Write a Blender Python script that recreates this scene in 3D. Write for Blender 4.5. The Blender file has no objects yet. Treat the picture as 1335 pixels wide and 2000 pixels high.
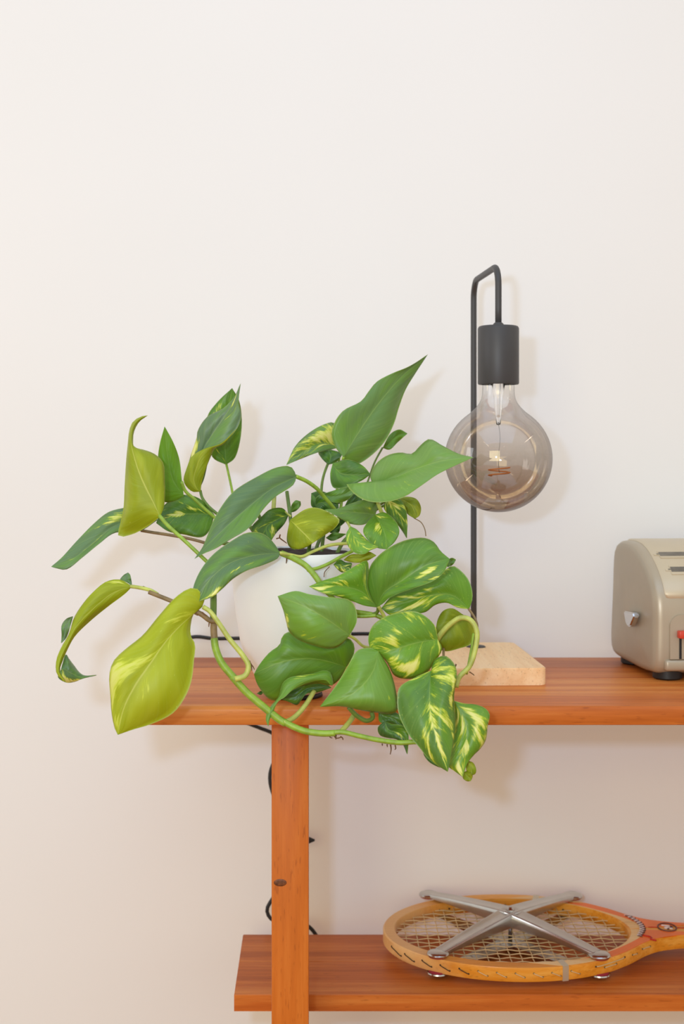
import bpy, bmesh, math, random
from mathutils import Vector, Matrix
random.seed(7)
SC = bpy.context.scene
COL = SC.collection
R = math.radians

# ------------------------------------------------------------------ camera, world, lights
F, CX, CY = 2700.0, 615.0, 880.0          # focal length (px of the 1335x2000 frame), vanishing point
cam_d = bpy.data.cameras.new('camera')
cam = bpy.data.objects.new('camera', cam_d); COL.objects.link(cam)
cam_d.sensor_fit = 'VERTICAL'; cam_d.sensor_height = 36.0; cam_d.sensor_width = 24.0
cam_d.lens = F * 36.0 / 2000.0
cam_d.shift_x = (667.5 - CX) / 2000.0
cam_d.shift_y = (CY - 1000.0) / 2000.0
cam.location = (0, 0, 0); cam.rotation_euler = (R(90), 0, 0)
cam_d.clip_start = 0.05
cam_d.dof.use_dof = True; cam_d.dof.focus_distance = 1.50; cam_d.dof.aperture_fstop = 6.3
SC.camera = cam

w = bpy.data.worlds.new('room_ambient'); SC.world = w; w.use_nodes = True
bg = w.node_tree.nodes['Background']
bg.inputs[0].default_value = (0.785, 0.75, 0.68, 1); bg.inputs[1].default_value = 1.0

def area(name, loc, target, size, size_y, power, color):
    d = bpy.data.lights.new(name, 'AREA'); d.shape = 'RECTANGLE'; d.size = size; d.size_y = size_y
    d.energy = power; d.color = color
    o = bpy.data.objects.new(name, d); COL.objects.link(o); o.location = loc
    o.rotation_euler = (Vector(target) - Vector(loc)).to_track_quat('-Z', 'Y').to_euler()
    return o
area('camera_flash', (-0.140, 0.0, 0.095), (0.0, 1.92, 0.05), 0.06, 0.045, 7.0, (0.44, 0.66, 1.0))
area('ceiling_bounce', (0.0, 0.45, 1.45), (0.0, 0.75, 0.0), 2.2, 1.5, 13.0, (0.30, 0.56, 1.0))
area('front_fill', (-0.9, -2.4, 0.45), (0.1, 1.9, -0.2), 1.6, 1.6, 38.0, (1.0, 0.84, 0.44))  # added soft fill behind the camera, brightens wall and shelves from the front
area('side_window', (-2.9, 0.62, 0.62), (0.2, 1.6, 0.0), 0.9, 1.1, 9.0, (0.9, 0.96, 1.0))
area('linear_ceiling_lamp', (2.3, 1.0, 1.40), (2.3, 1.0, 0), 0.03, 1.3, 2.6, (1.0, 0.86, 0.66))
area('linear_ceiling_lamp', (-1.2, -0.4, 1.40), (-1.2, -0.4, 0), 0.025, 1.3, 1.6, (1.0, 0.86, 0.66))
for x_, y_ in ((0.5, -1.2), (0.9, -1.6), (-0.4, -1.0), (2.2, -0.9)):
    area('ceiling_downlight', (x_, y_, 1.38), (x_, y_, 0), 0.05, 0.05, 0.25, (1.0, 0.9, 0.75))
SC.view_settings.view_transform = 'Standard'; SC.view_settings.look = 'None'
SC.view_settings.gamma = 1.0; SC.view_settings.use_curve_mapping = False
SC.view_settings.exposure = 0.0
SC.cycles.use_denoising = True
SC.cycles.max_bounces = 10; SC.cycles.transparent_max_bounces = 16

# ------------------------------------------------------------------ helpers
def P(x, y, Y):
    return Vector(((x - CX) / F * Y, Y, (CY - y) / F * Y))

def srgb(r, g, b):
    f = lambda c: (c / 255 / 12.92) if c / 255 <= 0.04045 else ((c / 255 + 0.055) / 1.055) ** 2.4
    return (f(r), f(g), f(b), 1)

def link(o, parent=None):
    COL.objects.link(o)
    if parent is not None: o.parent = parent
    return o

def empty(name, loc, label, cat, group=None):
    o = bpy.data.objects.new(name, None); COL.objects.link(o); o.location = loc
    o.empty_display_size = 0.02
    o['label'] = label; o['category'] = cat
    if group: o['group'] = group
    return o

def obj(name, bm, mat, parent=None, smooth=True, world=True):
    """bmesh given in world coordinates -> object (vertices stored relative to parent)"""
    if parent is not None and world:
        bmesh.ops.translate(bm, verts=bm.verts, vec=-parent_origin(parent))
    me = bpy.data.meshes.new(name); bm.to_mesh(me); bm.free()
    for m in (mat if isinstance(mat, (list, tuple)) else [mat]): me.materials.append(m)
    if smooth:
        for p in me.polygons: p.use_smooth = True
    o = bpy.data.objects.new(name, me)
    return link(o, parent)

def parent_origin(p):
    v = Vector((0, 0, 0))
    while p is not None:
        v += p.location; p = p.parent
    return v

def autosmooth(o, ang=35):
    me = o.data
    bm = bmesh.new(); bm.from_mesh(me)
    for e in bm.edges:
        if len(e.link_faces) == 2 and e.calc_face_angle(0) > R(ang): e.smooth = False
    bm.to_mesh(me); bm.free()
    return o

def box_bm(x0, x1, y0, y1, z0, z1, bev=0.0, seg=2):
    bm = bmesh.new()
    bmesh.ops.create_cube(bm, size=1)
    bmesh.ops.scale(bm, vec=(x1 - x0, y1 - y0, z1 - z0), verts=bm.verts)
    bmesh.ops.translate(bm, vec=((x0 + x1) / 2, (y0 + y1) / 2, (z0 + z1) / 2), verts=bm.verts)
    if bev: bmesh.ops.bevel(bm, geom=bm.edges[:], offset=bev, segments=seg, profile=0.5, affect='EDGES')
    return bm

def lathe_bm(prof, center, n=48, closed=False):
    bm = bmesh.new(); c = Vector(center); rings = []
    for r, z in prof:
        if r < 1e-6: rings.append([bm.verts.new(c + Vector((0, 0, z)))])
        else: rings.append([bm.verts.new(c + Vector((r * math.cos(2 * math.pi * k / n), r * math.sin(2 * math.pi * k / n), z))) for k in range(n)])
    for a, b in zip(rings, rings[1:]):
        for k in range(n):
            k2 = (k + 1) % n
            if len(a) == 1 and len(b) == 1: continue
            if len(a) == 1: bm.faces.new((a[0], b[k2], b[k]))
            elif len(b) == 1: bm.faces.new((a[k], a[k2], b[0]))
            else: bm.faces.new((a[k], a[k2], b[k2], b[k]))
    bmesh.ops.recalc_face_normals(bm, faces=bm.faces)
    return bm

def catmull(pts, n):
    """resample a polyline of Vectors with a centripetal-ish Catmull-Rom, uniform in arc length -> n+1 points"""
    pts = [Vector(p) for p in pts]
    if len(pts) == 2:
        return [pts[0].lerp(pts[1], k / n) for k in range(n + 1)]
    ext = [pts[0] * 2 - pts[1]] + pts + [pts[-1] * 2 - pts[-2]]
    dense = []
    for i in range(1, len(ext) - 2):
        p0, p1, p2, p3 = ext[i - 1:i + 3]
        d1 = max((p1 - p0).length, 1e-6) ** .5; d2 = max((p2 - p1).length, 1e-6) ** .5; d3 = max((p3 - p2).length, 1e-6) ** .5
        m1 = (p2 - p1) + d2 * ((p1 - p0) / d1 - (p2 - p0) / (d1 + d2))
        m2 = (p2 - p1) + d2 * ((p3 - p2) / d3 - (p3 - p1) / (d2 + d3))
        for k in range(16):
            t = k / 16
            dense.append((2*t**3 - 3*t*t + 1) * p1 + (t**3 - 2*t*t + t) * m1 + (3*t*t - 2*t**3) * p2 + (t**3 - t*t) * m2)
    dense.append(pts[-1])
    L = [0]
    for a, b in zip(dense, dense[1:]): L.append(L[-1] + (b - a).length)
    out = []; j = 0
    for k in range(n + 1):
        s = L[-1] * k / n
        while j < len(L) - 2 and L[j + 1] < s: j += 1
        t = (s - L[j]) / max(L[j + 1] - L[j], 1e-9)
        out.append(dense[j].lerp(dense[j + 1], min(max(t, 0), 1)))
    return out

def tube_bm(pts, rad, n=None, sides=8, bm=None, spline=True):
    """rad: number or (r0, r1) or list along the points"""
    bm = bm or bmesh.new()
    n = n or max(6, len(pts) * 5)
    c = catmull(pts, n) if spline else [Vector(p) for p in pts]
    n = len(c) - 1
    if isinstance(rad, (int, float)): rad = (rad, rad)
    def rr(t):
        f = t * (len(rad) - 1); i = min(int(f), len(rad) - 2)
        return rad[i] + (rad[i + 1] - rad[i]) * (f - i)
    rings = []; up = None
    for k in range(n + 1):
        T = (c[min(k + 1, n)] - c[max(k - 1, 0)]).normalized()
        if up is None:
            up = Vector((0, 0, 1)) if abs(T.z) < 0.9 else Vector((1, 0, 0))
        u = (up - T * up.dot(T))
        if u.length < 1e-6: u = T.orthogonal()
        u.normalize(); v = T.cross(u); up = u
        r = rr(k / n)
        rings.append([bm.verts.new(c[k] + (u * math.cos(2*math.pi*j/sides) + v * math.sin(2*math.pi*j/sides)) * r) for j in range(sides)])
    for a, b in zip(rings, rings[1:]):
        for j in range(sides):
            bm.faces.new((a[j], a[(j+1) % sides], b[(j+1) % sides], b[j]))
    bm.faces.new(rings[0][::-1]); bm.faces.new(rings[-1])
    return bm

# ------------------------------------------------------------------ materials
class NT:
    def __init__(s, name):
        s.m = bpy.data.materials.new(name); s.m.use_nodes = True
        s.t = s.m.node_tree; s.b = s.t.nodes['Principled BSDF']
    def n(s, typ, **kw):
        nd = s.t.nodes.new(typ)
        for k, v in kw.items(): setattr(nd, k, v)
        return nd
    def l(s, a, b): s.t.links.new(a, b)
    def math(s, op, a, b=None, c=None, clamp=False):
        nd = s.n('ShaderNodeMath', operation=op); nd.use_clamp = clamp
        for i, v in enumerate((a, b, c)):
            if v is None: continue
            if isinstance(v, (int, float)): nd.inputs[i].default_value = v
            else: s.l(v, nd.inputs[i])
        return nd.outputs[0]
    def ramp(s, fac, stops):
        nd = s.n('ShaderNodeValToRGB'); e = nd.color_ramp.elements
        while len(e) < len(stops): e.new(0.5)
        for el, (p, c) in zip(e, stops): el.position = p; el.color = c
        s.l(fac, nd.inputs[0]); return nd.outputs[0]
    def mix(s, fac, a, b, blend='MIX'):
        nd = s.n('ShaderNodeMix', data_type='RGBA', blend_type=blend)
        for i, v in ((0, fac), (6, a), (7, b)):
            if isinstance(v, (int, float)): nd.inputs[i].default_value = v
            elif isinstance(v, tuple): nd.inputs[i].default_value = v
            else: s.l(v, nd.inputs[i])
        return nd.outputs[2]
    def noise(s, vec, scale, detail=3, rough=0.55):
        nd = s.n('ShaderNodeTexNoise'); nd.inputs['Scale'].default_value = scale
        nd.inputs['Detail'].default_value = detail; nd.inputs['Roughness'].default_value = rough
        s.l(vec, nd.inputs['Vector']); return nd.outputs[0]
    def bump(s, h, strength, dist=0.001):
        nd = s.n('ShaderNodeBump'); nd.inputs['Strength'].default_value = strength; nd.inputs['Distance'].default_value = dist
        s.l(h, nd.inputs['Height']); s.l(nd.outputs[0], s.b.inputs['Normal'])

def plain(name, rgb, rough=0.5, metal=0.0, spec=0.5, noise=0.06, nscale=30, bump=0.0):
    k = NT(name); tc = k.n('ShaderNodeTexCoord')
    nz = k.noise(tc.outputs['Object'], nscale, 3)
    c = srgb(*rgb)
    lo = tuple(v * (1 - noise) for v in c[:3]) + (1,); hi = tuple(min(1, v * (1 + noise)) for v in c[:3]) + (1,)
    k.l(k.ramp(nz, [(0.3, lo), (0.7, hi)]), k.b.inputs['Base Color'])
    k.b.inputs['Roughness'].default_value = rough; k.b.inputs['Metallic'].default_value = metal
    k.b.inputs['Specular IOR Level'].default_value = spec
    if bump: k.bump(nz, bump)
    return k.m

def wood(name, dark, mid, light, axis='X', scale=1.0, rough=0.42, fine=1.0, knots=0.0):
    k = NT(name); tc = k.n('ShaderNodeTexCoord'); oi = k.n('ShaderNodeObjectInfo')
    mp = k.n('ShaderNodeMapping')
    st = {'X': (1.2, 26, 26), 'Z': (26, 26, 1.6), 'Y': (26, 1.6, 26)}[axis]
    mp.inputs['Scale'].default_value = tuple(v * scale for v in st)
    k.l(tc.outputs['Object'], mp.inputs['Vector'])
    off = k.n('ShaderNodeVectorMath', operation='MULTIPLY_ADD'); off.inputs[1].default_value = (1, 1, 1)
    cmb = k.n('ShaderNodeCombineXYZ')
    for i in range(3): k.l(k.math('MULTIPLY', oi.outputs['Random'], 40.0 + 17 * i), cmb.inputs[i])
    k.l(mp.outputs[0], off.inputs[0]); k.l(cmb.outputs[0], off.inputs[2])
    vec = off.outputs[0]
    big = k.noise(vec, 1.0, 4, 0.6)
    fin = k.noise(vec, 7.0 * fine, 4, 0.65)
    f = k.math('ADD', k.math('MULTIPLY', big, 0.72), k.math('MULTIPLY', fin, 0.28))
    f = k.math('ADD', f, k.math('MULTIPLY', k.math('SUBTRACT', oi.outputs['Random'], 0.5), 0.10))
    col = k.ramp(f, [(0.36, srgb(*dark)), (0.50, srgb(*mid)), (0.64, srgb(*light))])
    # pores: short dark dashes
    mp2 = k.n('ShaderNodeMapping'); s2 = {'X': (60, 420, 420), 'Z': (420, 420, 60), 'Y': (420, 60, 420)}[axis]
    mp2.inputs['Scale'].default_value = s2; k.l(tc.outputs['Object'], mp2.inputs['Vector'])
    po = k.noise(mp2.outputs[0], 1.0, 2, 0.5)
    pm = k.ramp(po, [(0.62, (1, 1, 1, 1)), (0.72, (0.72, 0.66, 0.62, 1))])
    col = k.mix(0.8, col, pm, 'MULTIPLY')
    k.l(col, k.b.inputs['Base Color'])
    k.b.inputs['Roughness'].default_value = rough; k.b.inputs['Specular IOR Level'].default_value = 0.28
    k.bump(fin, 0.12, 0.0006)
    return k.m

def leaf_material(name, under=False):
    k = NT(name)
    a = k.n('ShaderNodeAttribute', attribute_name='leafco'); s = k.n('ShaderNodeSeparateXYZ'); k.l(a.outputs['Vector'], s.inputs[0])
    b = k.n('ShaderNodeAttribute', attribute_name='leaftv'); q = k.n('ShaderNodeSeparateXYZ'); k.l(b.outputs['Vector'], q.inputs[0])
    u, v, seed = s.outputs; tone, var, yel_or_sheen = q.outputs
    au = k.math('ABSOLUTE', u)
    sg = k.math('SIGN', u)
    p = k.math('SUBTRACT', v, k.math('MULTIPLY', k.math('POWER', au, 0.85), 0.38))     # veins: p = const
    def vec(kp, kq, off):
        c = k.n('ShaderNodeCombineXYZ')
        k.l(k.math('MULTIPLY', p, kp), c.inputs[0])
        k.l(k.math('MULTIPLY', au, kq), c.inputs[1])
        k.l(k.math('ADD', k.math('MULTIPLY', sg, 3.7), k.math('ADD', seed, off)), c.inputs[2])
        return c.outputs[0]
    if not under:
        deep, fresh = srgb(56, 96, 34), srgb(126, 166, 66)
        hi = srgb(108, 158, 4)
        cream, yell = srgb(238, 232, 140), srgb(196, 206, 40)
    else:
        deep, fresh = srgb(116, 132, 8), srgb(166, 174, 8)
        hi = srgb(180, 188, 50)
        cream, yell = srgb(212, 212, 110), srgb(200, 208, 60)
    base = k.mix(tone, deep, fresh)
    base = k.mix(k.math('MAXIMUM', yel_or_sheen, 0.0), base, hi)
    base = k.mix(k.math('MAXIMUM', k.math('MULTIPLY', yel_or_sheen, -1.0), 0.0), base, srgb(112, 134, 104) if not under else hi)  # negative values paint a grey sky sheen into the leaf colour
    # soft mottling between the veins
    mot = k.noise(vec(30, 1.5, 9.0), 1.0, 3)
    base = k.mix(k.math('MULTIPLY', mot, 0.30), base, k.mix(0.55, base, srgb(48, 92, 30) if not under else srgb(110, 128, 20)))
    blot = k.noise(vec(3.2, 1.3, 21.0), 1.0, 2)
    base = k.mix(k.math('MULTIPLY', k.math('MULTIPLY', k.math('SUBTRACT', blot, 0.46), 5.0, clamp=True), 0.42), base, hi)
    lines = k.noise(vec(70, 1.0, 33.0), 1.0, 2)
    base = k.mix(k.math('MULTIPLY', k.math('MULTIPLY', k.math('SUBTRACT', lines, 0.5), 4.0, clamp=True), 0.20), base, k.mix(0.6, base, srgb(168, 196, 100)))
    spk = k.noise(vec(60, 14.0, 41.0), 1.0, 2, 0.7)
    spm = k.math('MULTIPLY', k.math('SUBTRACT', spk, k.math('SUBTRACT', 0.74, k.math('MULTIPLY', var, 0.14))), 12.0, clamp=True)
    base = k.mix(k.math('MULTIPLY', spm, 0.6), base, srgb(200, 214, 96))
    # variegation: streaks along the veins, thresholded by the amount
    n1 = k.noise(vec(6.5, 0.9, 0.0), 1.0, 3, 0.55)
    n2 = k.noise(vec(30, 3.0, 5.0), 1.0, 4, 0.65)
    pa = k.n('ShaderNodeAttribute', attribute_name='leafpatch')
    f = k.math('ADD', k.math('MULTIPLY', n1, 0.66), k.math('MULTIPLY', n2, 0.34))
    f = k.math('ADD', f, k.math('MULTIPLY', pa.outputs['Fac'], 0.17))
    th = k.math('SUBTRACT', 0.70, k.math('MULTIPLY', var, 0.26))
    m = k.math('MULTIPLY', k.math('SUBTRACT', f, th), 14.0, clamp=True)
    vc = k.mix(k.math('MULTIPLY', k.math('SUBTRACT', f, k.math('ADD', th, 0.04)), 9.0, clamp=True), yell, cream)
    col = k.mix(k.math('MULTIPLY', m, 0.88), base, vc)
    # midrib and faint lateral veins
    rib = k.math('SUBTRACT', 1.0, k.math('MULTIPLY', au, 30.0), clamp=True)
    col = k.mix(k.math('MULTIPLY', rib, 0.30 if not under else 0.65), col, srgb(168, 192, 96) if not under else srgb(205, 205, 100))
    edge = k.math('MULTIPLY', k.math('SUBTRACT', au, 0.955), 22.0, clamp=True)
    col = k.mix(k.math('MULTIPLY', edge, 0.45), col, srgb(190, 200, 110))
    k.l(col, k.b.inputs['Base Color'])
    k.b.inputs['Roughness'].default_value = 0.42 if not under else 0.5
    k.b.inputs['Specular IOR Level'].default_value = 0.42 if not under else 0.3
    wv = k.n('ShaderNodeTexWave'); wv.inputs['Scale'].default_value = 1.0; wv.inputs['Distortion'].default_value = 2.5
    c = k.n('ShaderNodeCombineXYZ'); k.l(k.math('MULTIPLY', p, 2.6), c.inputs[0]); k.l(seed, c.inputs[2])
    k.l(c.outputs[0], wv.inputs['Vector'])
    h = k.math('ADD', wv.outputs['Fac'], k.math('MULTIPLY', n2, 0.6))
    k.bump(h, 0.16, 0.0008)
    return k.m

M = {}
def wall_mat():
    k = NT('painted_wall'); tc = k.n('ShaderNodeTexCoord')
    nz = k.noise(tc.outputs['Object'], 1.6, 3); fz = k.noise(tc.outputs['Object'], 240, 3)
    k.l(k.ramp(nz, [(0.3, (0.845, 0.830, 0.805, 1)), (0.7, (0.865, 0.85, 0.828, 1))]), k.b.inputs['Base Color'])
    k.b.inputs['Roughness'].default_value = 0.7; k.b.inputs['Specular IOR Level'].default_value = 0.25
    k.bump(fz, 0.04, 0.0005); return k.m
M['wall'] = wall_mat()
M['floor'] = wood('floor_wood', (130, 84, 50), (168, 112, 70), (196, 140, 92), 'X', 0.4)
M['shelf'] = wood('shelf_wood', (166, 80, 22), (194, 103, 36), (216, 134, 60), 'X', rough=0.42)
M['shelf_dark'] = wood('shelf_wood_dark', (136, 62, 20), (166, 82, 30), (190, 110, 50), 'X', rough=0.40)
M['leg'] = wood('leg_wood', (180, 92, 22), (200, 106, 30), (214, 124, 46), 'Z')
M['knot'] = plain('wood_knot', (112, 60, 26), 0.5, noise=0.6, nscale=300)
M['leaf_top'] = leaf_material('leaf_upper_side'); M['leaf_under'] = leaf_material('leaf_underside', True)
M['stem'] = plain('green_stem', (138, 168, 52), 0.45, noise=0.28, nscale=90)
M['stem_y'] = plain('yellow_green_stem', (180, 186, 88), 0.45, noise=0.22, nscale=90)
M['stem_d'] = plain('dark_green_stem', (98, 124, 44), 0.45, noise=0.2, nscale=90)
M['stem_b'] = plain('brown_stem', (136, 112, 72), 0.6, noise=0.25, nscale=120)
M['root'] = plain('brown_root', (110, 74, 40), 0.8, noise=0.3, nscale=200)
M['pot'] = plain('white_ceramic', (240, 240, 236), 0.4, noise=0.02, nscale=14)
M['soil'] = plain('dark_soil', (52, 34, 28), 0.95, noise=0.5, nscale=220, bump=0.8)
M['black'] = plain('matte_black_metal', (62, 60, 60), 0.48, noise=0.05)
M['blackrubber'] = plain('black_rubber', (26, 25, 26), 0.5)
M['bamboo'] = wood('bamboo_wood', (240, 194, 142), (249, 212, 164), (253, 224, 184), 'Y', 0.9, 0.5)

# ------------------------------------------------------------------ setting
YW = 1.92
def structure(o): o['kind'] = 'structure'; return o
FLOOR = -1.10
o = structure(obj('wall_back', box_bm(-3.2, 3.2, YW, YW + 0.1, FLOOR, 1.6), M['wall'], None, False))
o = structure(obj('floor', box_bm(-3.2, 3.2, -2.5, YW, FLOOR - 0.05, FLOOR), M['floor'], None, False))

# ------------------------------------------------------------------ shelf unit
YB, YF, ZT, TH = 1.84, 1.487, -0.2753, 0.0204
XL, XR = -0.185, 0.86
ZL, YLF = -0.644, 1.6357
unit = empty('wooden_shelf_unit', (0.3, 1.66, FLOOR), 'reddish brown wooden shelf unit with two open shelves against the white wall', 'shelf')
up = bpy.data.objects.new('upper_shelf', None); link(up, unit); up['label'] = 'upper wooden shelf board glued from planks'
seams = [1.84, 1.753, 1.672, 1.580, YF]
for i in range(4):
    y1, y0 = seams[i], seams[i + 1]
    bm = box_bm(XL, XR, y0 + 0.0002, y1 - 0.0002, ZT - TH, ZT)
    if i == 3:
        ed = [e for e in bm.edges if all(v.co.y < y0 + 0.001 for v in e.verts)]
        bmesh.ops.bevel(bm, geom=[e for e in ed if all(v.co.z > ZT - 0.001 for v in e.verts)], offset=0.005, segments=4, profile=0.5, affect='EDGES')
        ed = [e for e in bm.edges if all(v.co.y < y0 + 0.001 for v in e.verts) and all(v.co.z < ZT - TH + 0.001 for v in e.verts)]
        bmesh.ops.bevel(bm, geom=ed, offset=0.002, segments=2, profile=0.5, affect='EDGES')
    else:
        bmesh.ops.bevel(bm, geom=[e for e in bm.edges if all(v.co.z > ZT - 0.001 for v in e.verts)], offset=0.0006, segments=1, affect='EDGES')
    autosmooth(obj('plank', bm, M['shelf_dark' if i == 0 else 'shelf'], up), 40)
lo = bpy.data.objects.new('lower_shelf', None); link(lo, unit); lo['label'] = 'lower wooden shelf board behind the post'
seams = [1.84, 1.742, YLF]
for i in range(2):
    bm = box_bm(-0.0958, XR, seams[i + 1] + 0.0001, seams[i] - 0.0001, ZL - 0.0195, ZL)
    bmesh.ops.bevel(bm, geom=[e for e in bm.edges if all(v.co.z > ZL - 0.001 for v in e.verts)], offset=0.0007, segments=2, affect='EDGES')
    autosmooth(obj('plank', bm, M['shelf'], lo), 40)
LY0 = 1.545
lx0, lx1 = (530 - CX) / F * LY0, (602.3 - CX) / F * LY0
for dx in (0.0, 0.78):
    lg = autosmooth(obj('post', box_bm(lx0 + dx, lx1 + dx, LY0, YLF - 0.0003, FLOOR, ZT - TH, 0.0013, 2), M['leg'], unit), 40)
    if dx == 0.0:
        c = P(547, 1724, LY0)
        bm = bmesh.new(); bmesh.ops.create_uvsphere(bm, u_segments=20, v_segments=8, radius=1)
        bmesh.ops.scale(bm, vec=(0.0073, 0.0005, 0.0042), verts=bm.verts); bmesh.ops.translate(bm, vec=c, verts=bm.verts)
        kn = obj('knot', bm, M['knot'], lg); kn['label'] = 'dark oval knot in the wood'

# ------------------------------------------------------------------ table lamp
PX, PY = 0.206, 1.797
BX, BY = 0.2170, 1.638
lamp = empty('table_lamp', (PX, PY, ZT), 'black table lamp with large smoky globe bulb on a pale wood base', 'lamp')
ZB = ZT + 0.0201
bm = box_bm(-0.062, 0.062, -0.110, 0.110, 0, 0.0201)
bmesh.ops.bevel(bm, geom=[e for e in bm.edges if abs(e.verts[0].co.z - e.verts[1].co.z) > 0.01], offset=0.012, segments=6, profile=0.5, affect='EDGES')
bmesh.ops.bevel(bm, geom=[e for e in bm.edges if all(v.co.z > 0.02 for v in e.verts)], offset=0.0012, segments=2, affect='EDGES')
bm.transform(Matrix.Translation((0.2065, 1.7295, ZT)) @ Matrix.Rotation(R(2.0), 4, 'Z'))
o = autosmooth(obj('base', bm, M['bamboo'], lamp), 40); o['label'] = 'pale bamboo block base'
ft = obj('foot_disc', lathe_bm([(0, ZB + 0.0016), (0.011, ZB + 0.0016), (0.0125, ZB + 0.0006), (0.0125, ZB)], (PX + 0.003, PY, 0), 32), M['black'], lamp)
# bent tube
ZA = 0.2196; rb = 0.024
pts = [Vector((PX, PY, ZB + k * (ZA - rb - ZB) / 6)) for k in range(7)]
d = Vector((BX - PX, BY - PY, 0)); L = d.length; d.normalize(); upv = Vector((0, 0, 1))
for k in range(1, 9):
    a = R(90) * k / 8
    pts.append(Vector((PX, PY, ZA - rb)) + d * (rb - rb * math.cos(a)) + upv * (rb * math.sin(a)))
for k in range(1, 5): pts.append(Vector((PX, PY, ZA)) + d * (rb + (L - 2 * rb) * k / 5))
for k in range(0, 9):
    a = R(90) * k / 8
    pts.append(Vector((PX, PY, ZA - rb)) + d * (L - rb + rb * math.sin(a)) + upv * (rb * math.cos(a)))
pts.append(Vector((BX, BY, 0.170))); pts.append(Vector((BX, BY, 0.146)))
obj('pole', tube_bm(pts, 0.0039, sides=14, spline=False), M['black'], lamp)
obj('collar', lathe_bm([(0.0039, 0.1520), (0.0062, 0.1500), (0.0068, 0.1470)], (BX, BY, 0), 28), M['black'], lamp)
so = obj('socket', lathe_bm([(0, 0.1476), (0.021, 0.1476), (0.0232, 0.1468), (0.0243, 0.1445), (0.0243, 0.0798), (0.0236, 0.0783), (0.0215, 0.0783), (0.0215, 0.0850), (0, 0.0850)], (BX, BY, 0), 48), M['black'], lamp)
autosmooth(so, 50)
# globe bulb
def bulb_mat():
    k = NT('smoked_glass'); t = k.t; t.nodes.remove(k.b)
    tc = k.n('ShaderNodeTexCoord'); s = k.n('ShaderNodeSeparateXYZ'); k.l(tc.outputs['Object'], s.inputs[0])
    mr = k.n('ShaderNodeMapRange'); k.l(s.outputs[2], mr.inputs[0])
    zc = -0.0097 - ZT
    mr.inputs[1].default_value = zc - 0.0634; mr.inputs[2].default_value = zc + 0.085
    tint = k.ramp(mr.outputs[0], [(0.0, srgb(186, 168, 156)), (0.22, srgb(200, 186, 174)), (0.50, srgb(234, 228, 222)), (0.80, srgb(253, 252, 251))])
    lw = k.n('ShaderNodeLayerWeight'); lw.inputs[0].default_value = 0.5
    graz = k.math('POWER', lw.outputs['Facing'], 5.0)          # longer path through the glass wall at the rim
    tint = k.mix(k.math('MULTIPLY', graz, 0.6), tint, srgb(120, 108, 100))
    tr = k.n('ShaderNodeBsdfTransparent'); k.l(tint, tr.inputs[0])
    gl = k.n('ShaderNodeBsdfGlossy'); gl.inputs['Roughness'].default_value = 0.02
    fr = k.n('ShaderNodeFresnel'); fr.inputs[0].default_value = 1.5
    refl = k.ramp(mr.outputs[0], [(0.0, (0.15, 0.15, 0.15, 1)), (0.5, (0.07, 0.07, 0.07, 1)), (0.8, (0.02, 0.02, 0.02, 1))])
    fac = k.math('ADD', k.math('MULTIPLY', fr.outputs[0], 0.45), refl, clamp=True)
    mx = k.n('ShaderNodeMixShader'); k.l(fac, mx.inputs[0]); k.l(tr.outputs[0], mx.inputs[1]); k.l(gl.outputs[0], mx.inputs[2])
    k.l(mx.outputs[0], t.nodes['Material Output'].inputs[0]); return k.m
M['bulb'] = bulb_mat()
k = NT('clear_glass'); k.b.inputs['Base Color'].default_value = (1, 1, 1, 1); k.b.inputs['Roughness'].default_value = 0.02
k.b.inputs['Transmission Weight'].default_value = 1.0; k.b.inputs['IOR'].default_value = 1.45; M['glass'] = k.m
M['filament'] = plain('orange_filament', (222, 130, 56), 0.5, noise=0.1)
M['wire'] = plain('steel_wire', (150, 145, 140), 0.3, 1.0)
zc, rg = -0.0097, 0.0634
prof = []
for i in range(0, 25):
    a = R(-90) + i / 24 * R(90 + 52)
    prof.append((rg * math.cos(a), zc + rg * math.sin(a)))
r_, z_ = prof[-1]
for t in (0.2, 0.4, 0.6, 0.8, 1.0):
    e = t * t * (3 - 2 * t)
    prof.append((r_ + (0.0192 - r_) * (1 - (1 - t) ** 1.9), z_ + (0.0665 - z_) * t))
prof += [(0.0190, 0.074), (0.0188, 0.084)]
prof[0] = (0, zc - rg)
bl = obj('bulb', lathe_bm(prof, (BX, BY, 0), 72), M['bulb'], lamp); bl['label'] = 'smoky glass globe bulb, clear at the neck'
obj('glass_stem', lathe_bm([(0, 0.030), (0.0025, 0.031), (0.003, 0.040), (0.0045, 0.050), (0.0055, 0.066), (0.009, 0.084), (0, 0.084)], (BX, BY, 0), 20), M['glass'], bl)
obj('support_wire', tube_bm([(BX, BY, 0.034), (BX + 0.002, BY, 0.015), (BX, BY, -0.008), (BX + 0.001, BY, -0.026)], 0.0004, sides=6), M['wire'], bl)
sp = []
for i in range(0, 61):
    a = i / 60 * 2 * math.pi * 1.6; rr = 0.0125
    sp.append(Vector((BX + 0.001 + rr * math.cos(a + 2.2), BY + rr * math.sin(a + 2.2), -0.030 + 0.010 * i / 60)))
obj('filament', tube_bm(sp, 0.0009, sides=6, spline=False), M['filament'], bl)
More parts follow.
